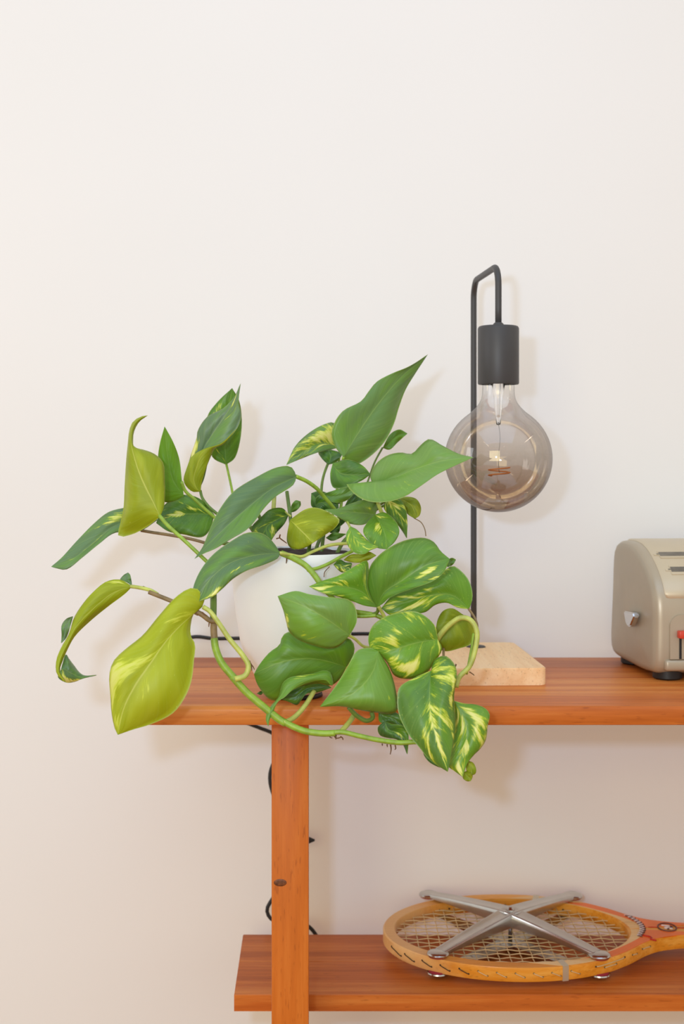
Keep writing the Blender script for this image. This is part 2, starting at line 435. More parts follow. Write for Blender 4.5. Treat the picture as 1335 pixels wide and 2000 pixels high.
# cord
cp = [(905, 1266, 1.846), (860, 1250, 1.868), (720, 1238, 1.880), (600, 1243, 1.885), (455, 1247, 1.888), (415, 1247, 1.888), (378, 1244, 1.888), (330, 1262, 1.885), (330, 1320, 1.88),
      (420, 1385, 1.875), (505, 1421, 1.88), (532, 1432, 1.88), (556, 1452, 1.88), (540, 1478, 1.88), (527, 1512, 1.88), (532, 1548, 1.88), (556, 1590, 1.88), (575, 1625, 1.88),
      (565, 1680, 1.88), (538, 1745, 1.88), (521, 1778, 1.88), (532, 1797, 1.88), (566, 1800, 1.88), (600, 1808, 1.88), (618, 1828, 1.88), (632, 1860, 1.875), (640, 1900, 1.87)]
cd = obj('cord', tube_bm([P(*c) for c in cp], 0.0026, n=170, sides=8), M['blackrubber'], lamp); cd['label'] = 'black cord hanging behind the shelf'
c = P(600, 1641, 1.878)
bm = bmesh.new(); bmesh.ops.create_cone(bm, cap_ends=True, segments=20, radius1=0.0100, radius2=0.0012, depth=0.020)
bm.transform(Matrix.Translation(c) @ Matrix.Rotation(R(90), 4, 'Y'))
sw = obj('cord_switch', bm, M['blackrubber'], cd)

# ------------------------------------------------------------------ toaster
TM = Matrix.Translation((0.4035, 1.645, ZT)) @ Matrix.Rotation(R(6.0), 4, 'Z')
toa = empty('vintage_toaster', (0.4035 + 0.15, 1.745, ZT), 'vintage grey beige toaster with red knob at the right end of the upper shelf', 'toaster')
M['tpaint'] = plain('beige_enamel', (176, 162, 140), 0.36, 0.25, noise=0.06, nscale=12)
M['tend'] = plain('grey_beige_enamel', (170, 158, 138), 0.42, 0.15, noise=0.08, nscale=12)
M['tcover'] = plain('light_beige_enamel', (200, 184, 156), 0.38, 0.2, noise=0.05, nscale=12)
M['tdark'] = plain('dark_slot', (112, 104, 92), 0.5, noise=0.2, nscale=60)
M['chrome'] = plain('chrome', (214, 212, 208), 0.14, 1.0, noise=0.02)
M['red'] = plain('red_plastic', (206, 62, 40), 0.35, noise=0.05)
TPROF = [(0.012, 0.0085), (0.003, 0.013), (0.0, 0.024), (-0.001, 0.060), (0.0, 0.092), (0.006, 0.110), (0.022, 0.128), (0.045, 0.144), (0.068, 0.1545), (0.090, 0.1595), (0.120, 0.1605), (0.140, 0.1585),
         (0.153, 0.152), (0.158, 0.140), (0.164, 0.095), (0.169, 0.050), (0.170, 0.026), (0.166, 0.014), (0.155, 0.0095), (0.10, 0.0065), (0.05, 0.006)]
def tprof(n):
    p = catmull([Vector((a, b, 0)) for a, b in TPROF] + [Vector((TPROF[0][0], TPROF[0][1], 0))], n)
    return [(q.x, q.y) for q in p[:-1]]
def toaster_obj(name, bm, mat, par=None, ang=40):
    bm.transform(TM); return autosmooth(obj(name, bm, mat, par or toa), ang)
TLEN = 0.30
prof = tprof(72); cy_, cz_ = 0.088, 0.078
def prof_ring(bm, x, ins, extra=0.0):
    vs = []
    for (y, z) in prof:
        dy, dz = cy_ - y, cz_ - z; l = math.hypot(dy, dz)
        vs.append(bm.verts.new((x, y + dy / l * ins, z + dz / l * ins)))
    return vs
bm = bmesh.new()
st = [(0.0, 0.012), (0.0005, 0.0082), (0.0026, 0.0040), (0.0062, 0.0010), (0.0110, 0.0), (0.15, 0.0)]
st = st + [(TLEN - x, i) for x, i in st[-2::-1]]
rings = [prof_ring(bm, x, i) for x, i in st]
for a, b in zip(rings, rings[1:]):
    for j in range(len(a)):
        f = bm.faces.new((a[j], a[(j + 1) % len(a)], b[(j + 1) % len(a)], b[j]))
for ring, sgn in ((rings[0], -1), (rings[-1], 1)):
    prev = ring; x0 = 0.0 if sgn < 0 else TLEN
    for ins, dx in ((0.03, 0.0022), (0.055, 0.0034)):
        cur = prof_ring(bm, x0 + sgn * dx, 0.014 + ins * 0.8)
        for j in range(len(prev)):
            bm.faces.new((prev[j], prev[(j + 1) % len(prev)], cur[(j + 1) % len(prev)], cur[j]))
        prev = cur
    bm.faces.new(prev)
bmesh.ops.recalc_face_normals(bm, faces=bm.faces)
for f in bm.faces:
    if f.calc_center_median().x < 0.0035: f.material_index = 1
body = toaster_obj('body', bm, [M['tpaint'], M['tend']], ang=60)
# raised top cover following the profile
def strip(x0, x1, s0, s1, lift, rc, name, mat, par=None, nx=14, inner=0.004):
    """plate that follows the profile between arc fractions s0..s1 with rounded lower corners"""
    full = catmull([Vector((a, b, 0)) for a, b in TPROF] + [Vector((TPROF[0][0], TPROF[0][1], 0))], 400)
    Ltot = sum((b - a).length for a, b in zip(full, full[1:]))
    bm = bmesh.new(); grid = []
    ns = 40
    for i in range(ns + 1):
        s = s0 + (s1 - s0) * i / ns; f = s * 400; j = min(int(f), 399)
        p = full[j].lerp(full[j + 1], f - j); T = (full[j + 1] - full[j]).normalized()
        nrm = Vector((-T.y, T.x, 0))
        if nrm.dot(Vector((cy_, cz_, 0)) - p) > 0: nrm = -nrm
        dl = (s - s0) * Ltot; cut = 0
        if dl < rc: cut = rc - math.sqrt(max(rc * rc - (rc - dl) ** 2, 0))
        a, b = x0 + cut, x1 - cut
        row = [(a, p, nrm, -0.003)]
        for q in range(nx + 1):
            x = a + (b - a) * q / nx
            row.append((x if 0 < q < nx else x, p, nrm, lift * (0.2 if q in (0, nx) else 1.0)))
        row[2] = (a + 0.0025, p, nrm, lift); row[-2] = (b - 0.0025, p, nrm, lift)
        row.append((b, p, nrm, -0.003))
        g = []
        for x, pp, nn, h in row:
            if i == 0: h = min(h, -0.003)
            if i == 1: h = min(h, lift * 0.7)
            w_ = pp + nn * h; g.append(bm.verts.new((x, w_.x, w_.y)))
        grid.append(g)
    for a, b in zip(grid, grid[1:]):
        for j in range(len(a) - 1): bm.faces.new((a[j], a[j + 1], b[j + 1], b[j]))
    bmesh.ops.recalc_face_normals(bm, faces=bm.faces)
    return toaster_obj(name, bm, mat, par, 50)
cover = strip(0.0135, 0.2865, 0.165, 0.46, 0.0022, 0.010, 'top_cover', M['tcover'])
def on_prof(y):      # height and slope of the top at depth y
    full = catmull([Vector((a, b, 0)) for a, b in TPROF[2:14]], 300)
    for a, b in zip(full, full[1:]):
        if a.x <= y <= b.x and b.x > a.x:
            t = (y - a.x) / (b.x - a.x); return a.y + (b.y - a.y) * t, math.atan2(b.y - a.y, b.x - a.x)
    return 0.1605, 0
for y, sx0 in ((0.0225, 0.025), (0.047, 0.0195)):
    z, sl = on_prof(y)
    for nm, sx, sy, sz, dz, mt in (('slot_rim', 0.1535 - sx0, 0.0075, 0.0030, 0.0032, 'tcover'), ('slot', 0.150 - sx0, 0.0042, 0.0012, 0.0046, 'tdark')):
        bm = box_bm(-sx, sx, -sy, sy, -sz / 2, sz / 2)
        bmesh.ops.bevel(bm, geom=[e for e in bm.edges if abs(e.verts[0].co.z - e.verts[1].co.z) > sz * 0.8], offset=sy * 0.8, segments=4, affect='EDGES')
        bm.transform(Matrix.Translation((0.150, y, z + dz - 0.0015)) @ Matrix.Rotation(sl, 4, 'X'))
        toaster_obj(nm, bm, M[mt], cover)
# arched control plate, slot, red lever, knob, feet
def plate(x0, x1, z0, z1, rc, y, th, name, mat, par=None):
    bm = bmesh.new(); pts = [(x0, z0), (x1, z0)]
    for k in range(9): pts.append((x1 - rc + rc * math.cos(R(90) * k / 8), z1 - rc + rc * math.sin(R(90) * k / 8)))
    for k in range(9): pts.append((x0 + rc - rc * math.sin(R(90) * k / 8), z1 - rc + rc * math.cos(R(90) * k / 8)))
    f = bm.faces.new([bm.verts.new((x, y, z)) for x, z in pts])
    ex = bmesh.ops.extrude_face_region(bm, geom=[f])
    bmesh.ops.translate(bm, vec=(0, -th, 0), verts=[v for v in ex['geom'] if isinstance(v, bmesh.types.BMVert)])
    bmesh.ops.recalc_face_normals(bm, faces=bm.faces)
    return toaster_obj(name, bm, mat, par)
pl = plate(0.0180, 0.282, 0.027, 0.080, 0.014, 0.004, 0.0075, 'control_plate', M['tpaint'])
toaster_obj('lever_slot', box_bm(0.0292, 0.0318, -0.0046, -0.001, 0.0275, 0.052), M['blackrubber'], pl)
lv = toaster_obj('lever', box_bm(0.0262, 0.044, -0.013, -0.003, 0.0525, 0.0615, 0.0015), M['red'], pl)
lv['label'] = 'red lever knob'
toaster_obj('bottom_rail', box_bm(0.012, 0.288, -0.0046, 0.010, 0.0125, 0.0265, 0.004, 3), M['tpaint'])
# chrome end knob: short shaft and two wing plates
kb = toaster_obj('knob', tube_bm([(-0.0010, 0.056, 0.068), (-0.007, 0.056, 0.068)], 0.006, n=2, sides=20, spline=False), M['chrome'])
kb['label'] = 'chrome end knob'
bm = bmesh.new()
pr = [(-0.018, 0.009), (0.016, 0.011), (0.019, 0.006), (0.005, -0.009), (-0.004, -0.011), (-0.011, -0.006)]
f = bm.faces.new([bm.verts.new((-0.0055, 0.056 - a * 1.05, 0.068 + b * 0.9)) for a, b in pr])
ex = bmesh.ops.extrude_face_region(bm, geom=[f]); bmesh.ops.translate(bm, vec=(-0.0075, 0, 0), verts=[v for v in ex['geom'] if isinstance(v, bmesh.types.BMVert)])
bmesh.ops.recalc_face_normals(bm, faces=bm.faces); bmesh.ops.bevel(bm, geom=bm.edges[:], offset=0.0014, segments=2, affect='EDGES')
toaster_obj('wing', bm, M['chrome'], kb)
for x, y in ((0.024, 0.022), (0.276, 0.022), (0.024, 0.140), (0.276, 0.140)):
    bm = lathe_bm([(0, 0.0), (0.015, 0.0), (0.0175, 0.002), (0.0175, 0.011), (0, 0.011)], (x, y, 0), 24)
    toaster_obj('foot', bm, M['blackrubber'])

# ------------------------------------------------------------------ tennis racket with press
RO = Vector((0.2515, 1.7715, 0)); TILT = 0.0617
def rz(Y): return -0.620 + (Y - 1.654) * TILT           # height of the frame's upper face
RM = Matrix.Translation((RO.x, RO.y, rz(RO.y))) @ Matrix.Rotation(math.atan(TILT), 4, 'X')
rac = empty('tennis_racket', (RO.x, RO.y, ZL), 'old wooden tennis racket clamped in a metal press on the lower shelf', 'racket')
M['ash'] = wood('honey_ash_wood', (204, 122, 28), (224, 146, 44), (236, 172, 78), 'X', 1.6, 0.3)
M['ashpale'] = wood('pale_ash_wood', (222, 176, 112), (234, 194, 132), (240, 208, 152), 'X', 1.6, 0.3)
M['orange'] = plain('orange_lacquer', (238, 112, 16), 0.34, noise=0.08, nscale=30)
M['string'] = plain('gut_string', (216, 186, 134), 0.4, noise=0.12, nscale=80)
M['hole'] = plain('string_hole', (70, 44, 24), 0.7)
M['silver'] = plain('silver_band', (206, 198, 176), 0.3, 0.6)
M['alu'] = plain('cast_aluminium', (198, 196, 193), 0.22, 1.0, noise=0.06, nscale=60)
M['pad'] = plain('red_felt', (150, 36, 48), 0.9)
M['ink'] = plain('dark_ink', (104, 60, 56), 0.5); M['inkw'] = plain('white_ink', (226, 206, 200), 0.5); M['inkr'] = plain('red_ink', (190, 40, 20), 0.5)
M['grip'] = plain('brown_leather', (112, 66, 40), 0.7, noise=0.2)
def hoop_mat():
    m = M['ash'].copy(); m.name = 'worn_ash_wood'; t = m.node_tree
    b = t.nodes['Principled BSDF']; lk = b.inputs['Base Color'].links[0].from_socket
    tc = t.nodes.new('ShaderNodeTexCoord'); sx = t.nodes.new('ShaderNodeSeparateXYZ'); t.links.new(tc.outputs['Object'], sx.inputs[0])
    nz = t.nodes.new('ShaderNodeTexNoise'); nz.inputs['Scale'].default_value = 40; t.links.new(tc.outputs['Object'], nz.inputs['Vector'])
    ma = t.nodes.new('ShaderNodeMath'); ma.operation = 'MULTIPLY_ADD'; ma.inputs[1].default_value = 0.05; t.links.new(nz.outputs[0], ma.inputs[0]); t.links.new(sx.outputs[0], ma.inputs[2])
    mr = t.nodes.new('ShaderNodeMapRange'); mr.inputs[1].default_value = -0.045; mr.inputs[2].default_value = -0.105; mr.inputs[4].default_value = 0.75; t.links.new(ma.outputs[0], mr.inputs[0])
    mx = t.nodes.new('ShaderNodeMix'); mx.data_type = 'RGBA'; mx.inputs[7].default_value = srgb(222, 180, 124)
    t.links.new(mr.outputs[0], mx.inputs[0]); t.links.new(lk, mx.inputs[6]); t.links.new(mx.outputs[2], b.inputs['Base Color'])
    return m
M['hoop'] = hoop_mat()
AI, BI, RW, FH = 0.1485, 0.1000, 0.016, 0.0175
def rac_obj(name, bm, mat, par=None, ang=40, smooth=True):
    bm.transform(RM); o = obj(name, bm, mat, par or rac, smooth); return autosmooth(o, ang)
def inner(th): return Vector((AI * math.cos(th), BI * math.sin(th), 0))
throat = [(0.103, 0.0915), (0.136, 0.0680), (0.162, 0.0430), (0.183, 0.0285), (0.215, 0.0195), (0.262, 0.0160)]
def outer_path():
    """outer outline of hoop + throat, symmetrical, from angle pi down to the shaft"""
    p = []
    for k in range(0, 40):
        th = math.pi - k / 40 * (math.pi - math.acos(0.095 / (AI + RW)))
        p.append(Vector(((AI + RW) * math.cos(th), (BI + RW) * math.sin(th), 0)))
    return p + [Vector((a, b, 0)) for a, b in throat]
N = 64
half_o = catmull(outer_path(), N)
half_i = []
# matching inner points: arc parameter chosen so that the last ones crowd behind the throat
for k in range(N + 1):
    t = k / N; th = math.pi * (1 - t) ** 0.93 if t < 1 else 0.0
    half_i.append(inner(th))
loop_o = half_o + [Vector((p.x, -p.y, 0)) for p in half_o[::-1]][:-1]
loop_i = half_i + [Vector((p.x, -p.y, 0)) for p in half_i[::-1]][:-1]
loop_o = half_o + [Vector((p.x, -p.y, 0)) for p in half_o[::-1][:-1]]
loop_i = half_i + [Vector((p.x, -p.y, 0)) for p in half_i[::-1][:-1]]
bm = bmesh.new(); n = len(loop_o)
lay = []
cr = 0.0016
for io, zz, ins in (('o', 0, cr), ('o', -cr, 0), ('o', -FH + cr, 0), ('o', -FH, cr), ('i', -FH, cr), ('i', -FH + cr, 0), ('i', -cr, 0), ('i', 0, cr)):
    row = []
    for a, b in zip(loop_o, loop_i):
        dv = (b - a).normalized()
        p = a + dv * ins if io == 'o' else b - dv * ins
        row.append(bm.verts.new((p.x, p.y, zz)))
    lay.append(row)
for q in range(8):
    a, b = lay[q], lay[(q + 1) % 8]
    for j in range(n):
        bm.faces.new((a[j], a[(j + 1) % n], b[(j + 1) % n], b[j]))
bmesh.ops.recalc_face_normals(bm, faces=bm.faces)
frame = rac_obj('frame', bm, M['hoop']); frame['label'] = 'honey coloured bent wood hoop and throat'
sh = rac_obj('shaft', box_bm(0.2615, 0.42, -0.0158, 0.0158, -FH, 0, 0.0016), M['ash'])
rac_obj('grip', box_bm(0.42, 0.54, -0.0175, 0.0175, -FH - 0.006, 0.006, 0.008, 3), M['grip'])
# veneers on the upper face
def veneer(k0, k1, fo, fi, h, name, mat, side):
    bm = bmesh.new(); ra, rb_ = [], []
    for k in range(k0, k1 + 1):
        a, b = half_o[k].copy(), half_i[k].copy()
        if side < 0: a.y, b.y = -a.y, -b.y
        ra.append(a.lerp(b, fo)); rb_.append(a.lerp(b, fi))
    for z in (h, -0.0005):
        pass
    top = [(bm.verts.new((p.x, p.y, h)), bm.verts.new((q.x, q.y, h))) for p, q in zip(ra, rb_)]
    bot = [(bm.verts.new((p.x, p.y, -0.001)), bm.verts.new((q.x, q.y, -0.001))) for p, q in zip(ra, rb_)]
    for (a, b), (c, d_) in zip(top, top[1:]): bm.faces.new((a, b, d_, c))
    for i in range(len(top) - 1):
        bm.faces.new((top[i][0], top[i + 1][0], bot[i + 1][0], bot[i][0])); bm.faces.new((top[i][1], top[i + 1][1], bot[i + 1][1], bot[i][1]))
    for i in (0, -1): bm.faces.new((top[i][0], top[i][1], bot[i][1], bot[i][0]))
    bmesh.ops.recalc_face_normals(bm, faces=bm.faces)
    return rac_obj(name, bm, mat, frame)
def kx(x):   # outline index where the outer outline reaches local x
    return min(range(N + 1), key=lambda k: abs(half_o[k].x - x))
for s_ in (1, -1):
    veneer(kx(0.050), kx(0.116), 0.10, 0.92, 0.0003, 'pale_veneer', M['ashpale'], s_)
    veneer(kx(0.118), N, 0.10, 0.80, 0.0004, 'orange_overlay', M['orange'], s_)
    veneer(kx(0.105), N, 0.80, 0.97, 0.0003, 'inner_edging', M['ashpale'], s_)
# pale tip of the hoop on the left side
# silver whipping bands
for s_ in (1, -1):
    k_ = kx(0.048)
    bm = bmesh.new()
    for dk in (0,):
        a, b = half_o[k_].copy(), half_i[k_].copy(); a2 = half_o[k_ + 1].copy(); 
        a.y *= s_; b.y *= s_; a2.y *= s_
        T = (a2 - a).normalized(); inn = Vector((-T.y, T.x, 0)); inn = inn if inn.dot(-a) > 0 else -inn
        wdt = RW
        q = box_bm(-0.0038, 0.0038, -0.0006, wdt + 0.0006, -FH - 0.0006, 0.0006)
        mat4 = Matrix(((T.x, inn.x, 0, a.x), (T.y, inn.y, 0, a.y), (0, 0, 1, 0), (0, 0, 0, 1)))
        q.transform(mat4)
    bm.free(); bmesh.ops.recalc_face_normals(q, faces=q.faces)
    rac_obj('band', q, M['silver'])
# strings, woven
SZ = -FH / 2
nm_, nc_ = 17, 20
ys = [(-1 + 2 * (i + 0.5) / nm_) * BI * 0.965 for i in range(nm_)]
xs = [(-1 + 2 * (i + 0.5) / nc_) * AI * 0.93 - 0.004 for i in range(nc_)]
for i, y in enumerate(ys):
    e = AI * math.sqrt(max(0, 1 - (y / BI) ** 2)) + 0.003
    pts = [(-e, y, SZ)] + [(x, y, SZ + 0.0008 * (1 if (i + j) % 2 else -1)) for j, x in enumerate(xs) if abs(x) < e - 0.004] + [(e, y, SZ)]
    rac_obj('string', tube_bm([Vector(p) for p in pts], 0.00075, n=len(pts) * 3, sides=5), M['string'], ang=180)
for j, x in enumerate(xs):
    e = BI * math.sqrt(max(0, 1 - (x / AI) ** 2)) + 0.003
    pts = [(x, -e, SZ)] + [(x, y, SZ - 0.0008 * (1 if (i + j) % 2 else -1)) for i, y in enumerate(ys) if abs(y) < e - 0.004] + [(x, e, SZ)]
    rac_obj('string', tube_bm([Vector(p) for p in pts], 0.00075, n=len(pts) * 3, sides=5), M['string'], ang=180)
# string loops and holes around the outside of the hoop (near side) and inside of the far side
def out_pt(k, s_):
    a = half_o[k].copy(); b = half_o[min(k + 1, N)].copy(); a.y *= s_; b.y *= s_
    T = (b - a).normalized(); nn = Vector((T.y, -T.x, 0)); nn = nn if nn.dot(a) > 0 else -nn
    return a, T, nn
def hole(p, nn, r=0.0011, par=None):
    bm = bmesh.new(); bmesh.ops.create_cone(bm, cap_ends=True, segments=10, radius1=r, radius2=r, depth=0.0006)
    bm.transform(Matrix.Translation(p) @ nn.to_track_quat('Z', 'Y').to_matrix().to_4x4())
    rac_obj('string_hole', bm, M['hole'], frame)
def at_x(x, s_):
    # point on outer outline at local x
    for a, b in zip(half_o, half_o[1:]):
        if a.x <= x <= b.x:
            t = (x - a.x) / (b.x - a.x); p = a.lerp(b, t); p.y *= s_
            T = (b - a).normalized(); T.y *= s_; nn = Vector((T.y, -T.x, 0)); nn = nn if nn.dot(p) > 0 else -nn
            return p, T, nn
    return out_pt(N // 2, s_)
for i, x in enumerate([-0.150, -0.135, -0.115, -0.094, -0.072, -0.050, -0.028, -0.006, 0.016, 0.038, 0.062]):
    a, T, nn = at_x(x - 0.0055, -1); b, T2, n2 = at_x(x + 0.0055, -1)
    za, zb = -FH * 0.38, -FH * 0.66
    A = a + Vector((0, 0, za)); B = b + Vector((0, 0, zb))
    hole(A, nn); hole(B, n2)
    rac_obj('string_loop', tube_bm([A - nn * 0.001, A + nn * 0.0007, (A + B) / 2 + (nn + n2) * 0.0006, B + n2 * 0.0007, B - n2 * 0.001], 0.0006, n=10, sides=5), M['string' if x > -0.06 else 'hole'], frame, 180)
for x0, x1, za, zb in ((0.088, 0.128, -0.006, -0.0045), (0.100, 0.116, -0.009, -0.009), (0.140, 0.147, -0.006, -0.0075), (0.156, 0.168, -0.0055, -0.0065)):
    a, T, nn = at_x(x0, -1); b, T2, n2 = at_x(x1, -1)
    m_, Tm, nm2 = at_x((x0 + x1) / 2, -1)
    pts = [a + Vector((0, 0, za)) - nn * 0.001, a + Vector((0, 0, za)) + nn * 0.0008, m_ + Vector((0, 0, (za + zb) / 2)) + nm2 * 0.0008, b + Vector((0, 0, zb)) + n2 * 0.0008, b + Vector((0, 0, zb)) - n2 * 0.001]
    hole(pts[1], nn); hole(pts[3], n2)
    rac_obj('string_loop', tube_bm(pts, 0.0007, n=12, sides=5), M['string'], frame, 180)
for i in range(12):     # holes on the inner face of the far side
    th = R(125 - i * 6.2); p = inner(th) * 0.995; nn = Vector((-math.cos(th) / AI, -math.sin(th) / BI, 0)).normalized()
    hole(p + Vector((0, 0, -FH * 0.5)), nn, 0.0013)
# lettering and emblem on the throat: a slanting script line, a red flourish, an oval crest and a centre line
def stroke(pts, r, mat, name):
    o = rac_obj(name, tube_bm([Vector(p) for p in pts], r, n=len(pts) * 4, sides=5), mat, frame, 180)
    return o
ins_ = []
for i in range(22):
    t = i / 21; y = 0.040 - 0.066 * t
    x = 0.158 + 0.011 * math.sin(t * math.pi) + (0.0034 if i % 2 else -0.0034)
    ins_.append((x, y, 0.0009))
stroke(ins_, 0.0008, M['ink'], 'script_lettering')
stroke([(x - 0.0012, y + 0.0010, 0.0014) for x, y, z in ins_], 0.00055, M['inkw'], 'script_highlight')
stroke([(0.163, -0.022, 0.0009), (0.172, -0.0285, 0.0009), (0.170, -0.0345, 0.0009), (0.176, -0.0385, 0.0009)], 0.0011, M['inkr'], 'script_flourish')
ring = [(0.200 + 0.0115 * math.cos(k / 24 * 2 * math.pi), 0.003 + 0.0125 * math.sin(k / 24 * 2 * math.pi), 0.0008) for k in range(25)]
stroke(ring, 0.0010, M['ink'], 'crest_ring')
stroke([(0.194, 0.009, 0.0008), (0.204, 0.006, 0.0008), (0.196, 0.001, 0.0008), (0.206, -0.002, 0.0008)], 0.0012, M['inkw'], 'crest_mark')
stroke([(0.197, 0.010, 0.0006), (0.207, 0.004, 0.0006), (0.199, -0.003, 0.0006)], 0.0012, M['ink'], 'crest_mark')
stroke([(0.176, 0.004, 0.0005), (0.188, 0.0035, 0.0005)], 0.0006, M['inkr'], 'centre_line')
stroke([(0.212, 0.002, 0.0005), (0.258, 0.000, 0.0005)], 0.0006, M['inkr'], 'centre_line')

# ---- racket press: a cross of four cast arms above, the same below, one bolt
prs = empty('racket_press', (RO.x, RO.y + 0.012, ZL), 'aluminium cross-shaped racket press clamped over the tennis racket head', 'racket press')
ends = [(0.1545, 1.879), (0.3490, 1.875), (0.1500, 1.690), (0.3465, 1.686)]
hub = Vector((0.2515, 1.783, 0))
def arm(ex, ey, topside):
    """tapered cast arm: disc at the end, ridge along the middle, rising to the hub"""
    e = Vector((ex, ey, 0)); dv = hub - e; Ln = dv.length; dv.normalize(); sd = Vector((-dv.y, dv.x, 0))
    bm = bmesh.new(); rows = []
    zr = (lambda Y: rz(Y) + 0.0012) if topside else (lambda Y: rz(Y) - FH - 0.0012)
    sg = 1 if topside else -1
    for i in range(13):
        t = i / 12; p = e + dv * (0.004 + (Ln - 0.004) * t); 
        hw = 0.0085 + 0.0050 * t
        base = zr(p.y) + sg * (0.0018 + 0.0045 * math.sin(min(t, 1) * math.pi / 2)) * (1 if topside else 0.5)
        hgt = (0.0035 + 0.0095 * t) * (1 if topside else 0.45)
        row = []
        for a, h in ((-1, -0.35), (-0.99, 0.55), (-0.96, 0.76), (-0.90, 0.92), (-0.80, 1.0), (-0.66, 1.0), (-0.4, 0.93), (0, 0.90), (0.4, 0.93), (0.66, 1.0), (0.80, 1.0), (0.90, 0.92), (0.96, 0.76), (0.99, 0.55), (1, -0.35), (0.85, -0.35), (-0.85, -0.35)):
            q = p + sd * (a * hw); row.append(bm.verts.new((q.x, q.y, base + sg * h * hgt)))
        rows.append(row)
    for a, b in zip(rows, rows[1:]):
        for j in range(len(a)): bm.faces.new((a[j], a[(j + 1) % len(a)], b[(j + 1) % len(a)], b[j]))
    bm.faces.new(rows[0]); bm.faces.new(rows[-1][::-1])
    bmesh.ops.recalc_face_normals(bm, faces=bm.faces)
    o = autosmooth(obj('arm', bm, M['alu'], prs), 30)
    zd = zr(ey)
    disc = [(0, 0.0052), (0.0095, 0.0048), (0.0125, 0.0036), (0.0135, 0.0018), (0.0130, 0.0), (0, 0.0)]
    if not topside: disc = [(r_, -z_ * 0.85) for r_, z_ in disc]
    autosmooth(obj('end_disc', lathe_bm([(r_, zd + z_) for r_, z_ in disc], (ex, ey, 0), 28), M['alu'], o), 40)
    pd = [(0, 0), (0.0115, 0.0), (0.0115, -0.0016 * sg), (0, -0.0016 * sg)]
    obj('felt_pad', lathe_bm([(r_, zd + z_) for r_, z_ in pd], (ex, ey, 0), 24), M['pad'], o)
for ex, ey in ends: arm(ex, ey, True)
for ex, ey in ends: arm(ex, ey, False)
zh = rz(hub.y)
autosmooth(obj('hub', lathe_bm([(0, zh + 0.0155), (0.010, zh + 0.0155), (0.0135, zh + 0.0135), (0.0150, zh + 0.008), (0.0150, zh + 0.002), (0, zh + 0.002)], hub, 32), M['alu'], prs), 40)
autosmooth(obj('nut', lathe_bm([(0, zh + 0.0215), (0.0045, zh + 0.0215), (0.0058, zh + 0.0205), (0.0058, zh + 0.0150)], hub, 6), M['alu'], prs), 30)
obj('bolt', lathe_bm([(0, zh + 0.0235), (0.0026, zh + 0.0235), (0.0026, zh - FH - 0.004), (0, zh - FH - 0.004)], hub, 16), M['alu'], prs)

# ------------------------------------------------------------------ potted plant
PC = Vector((P(576, 1085, 1.552).x, 1.552, ZT))
plant = empty('potted_pothos', PC, 'trailing variegated pothos in a white pot on the upper shelf', 'potted plant')
ph = 0.163
pr = [(0.0, 0.004), (0.028, 0.004), (0.034, 0.008), (0.0415, 0.018), (0.0490, 0.030), (0.0560, 0.046), (0.0618, 0.063), (0.0667, 0.094), (0.0705, 0.128), (0.0722, 0.150), (0.0728, ph - 0.002), (0.0720, ph), (0.0700, ph), (0.0692, ph - 0.003), (0.066, ph - 0.022), (0.0, ph - 0.022)]
pot = obj('pot', lathe_bm([(r_, ZT + z_) for r_, z_ in pr], (PC.x, PC.y, 0), 72), M['pot'], plant); pot['label'] = 'white tapered ceramic pot'
autosmooth(pot, 50)
obj('base_ring', lathe_bm([(0, ZT), (0.030, ZT), (0.031, ZT + 0.001), (0.030, ZT + 0.0055), (0, ZT + 0.0055)], (PC.x, PC.y, 0), 48), M['blackrubber'], pot)
bm = lathe_bm([(0.0, ZT + ph + 0.001), (0.02, ZT + ph), (0.045, ZT + ph - 0.001), (0.060, ZT + ph - 0.002), (0.0692, ZT + ph - 0.004)], (PC.x, PC.y, 0), 40)
for v in bm.verts: v.co.z += random.uniform(-0.0015, 0.0015)
obj('soil', bm, M['soil'], plant)

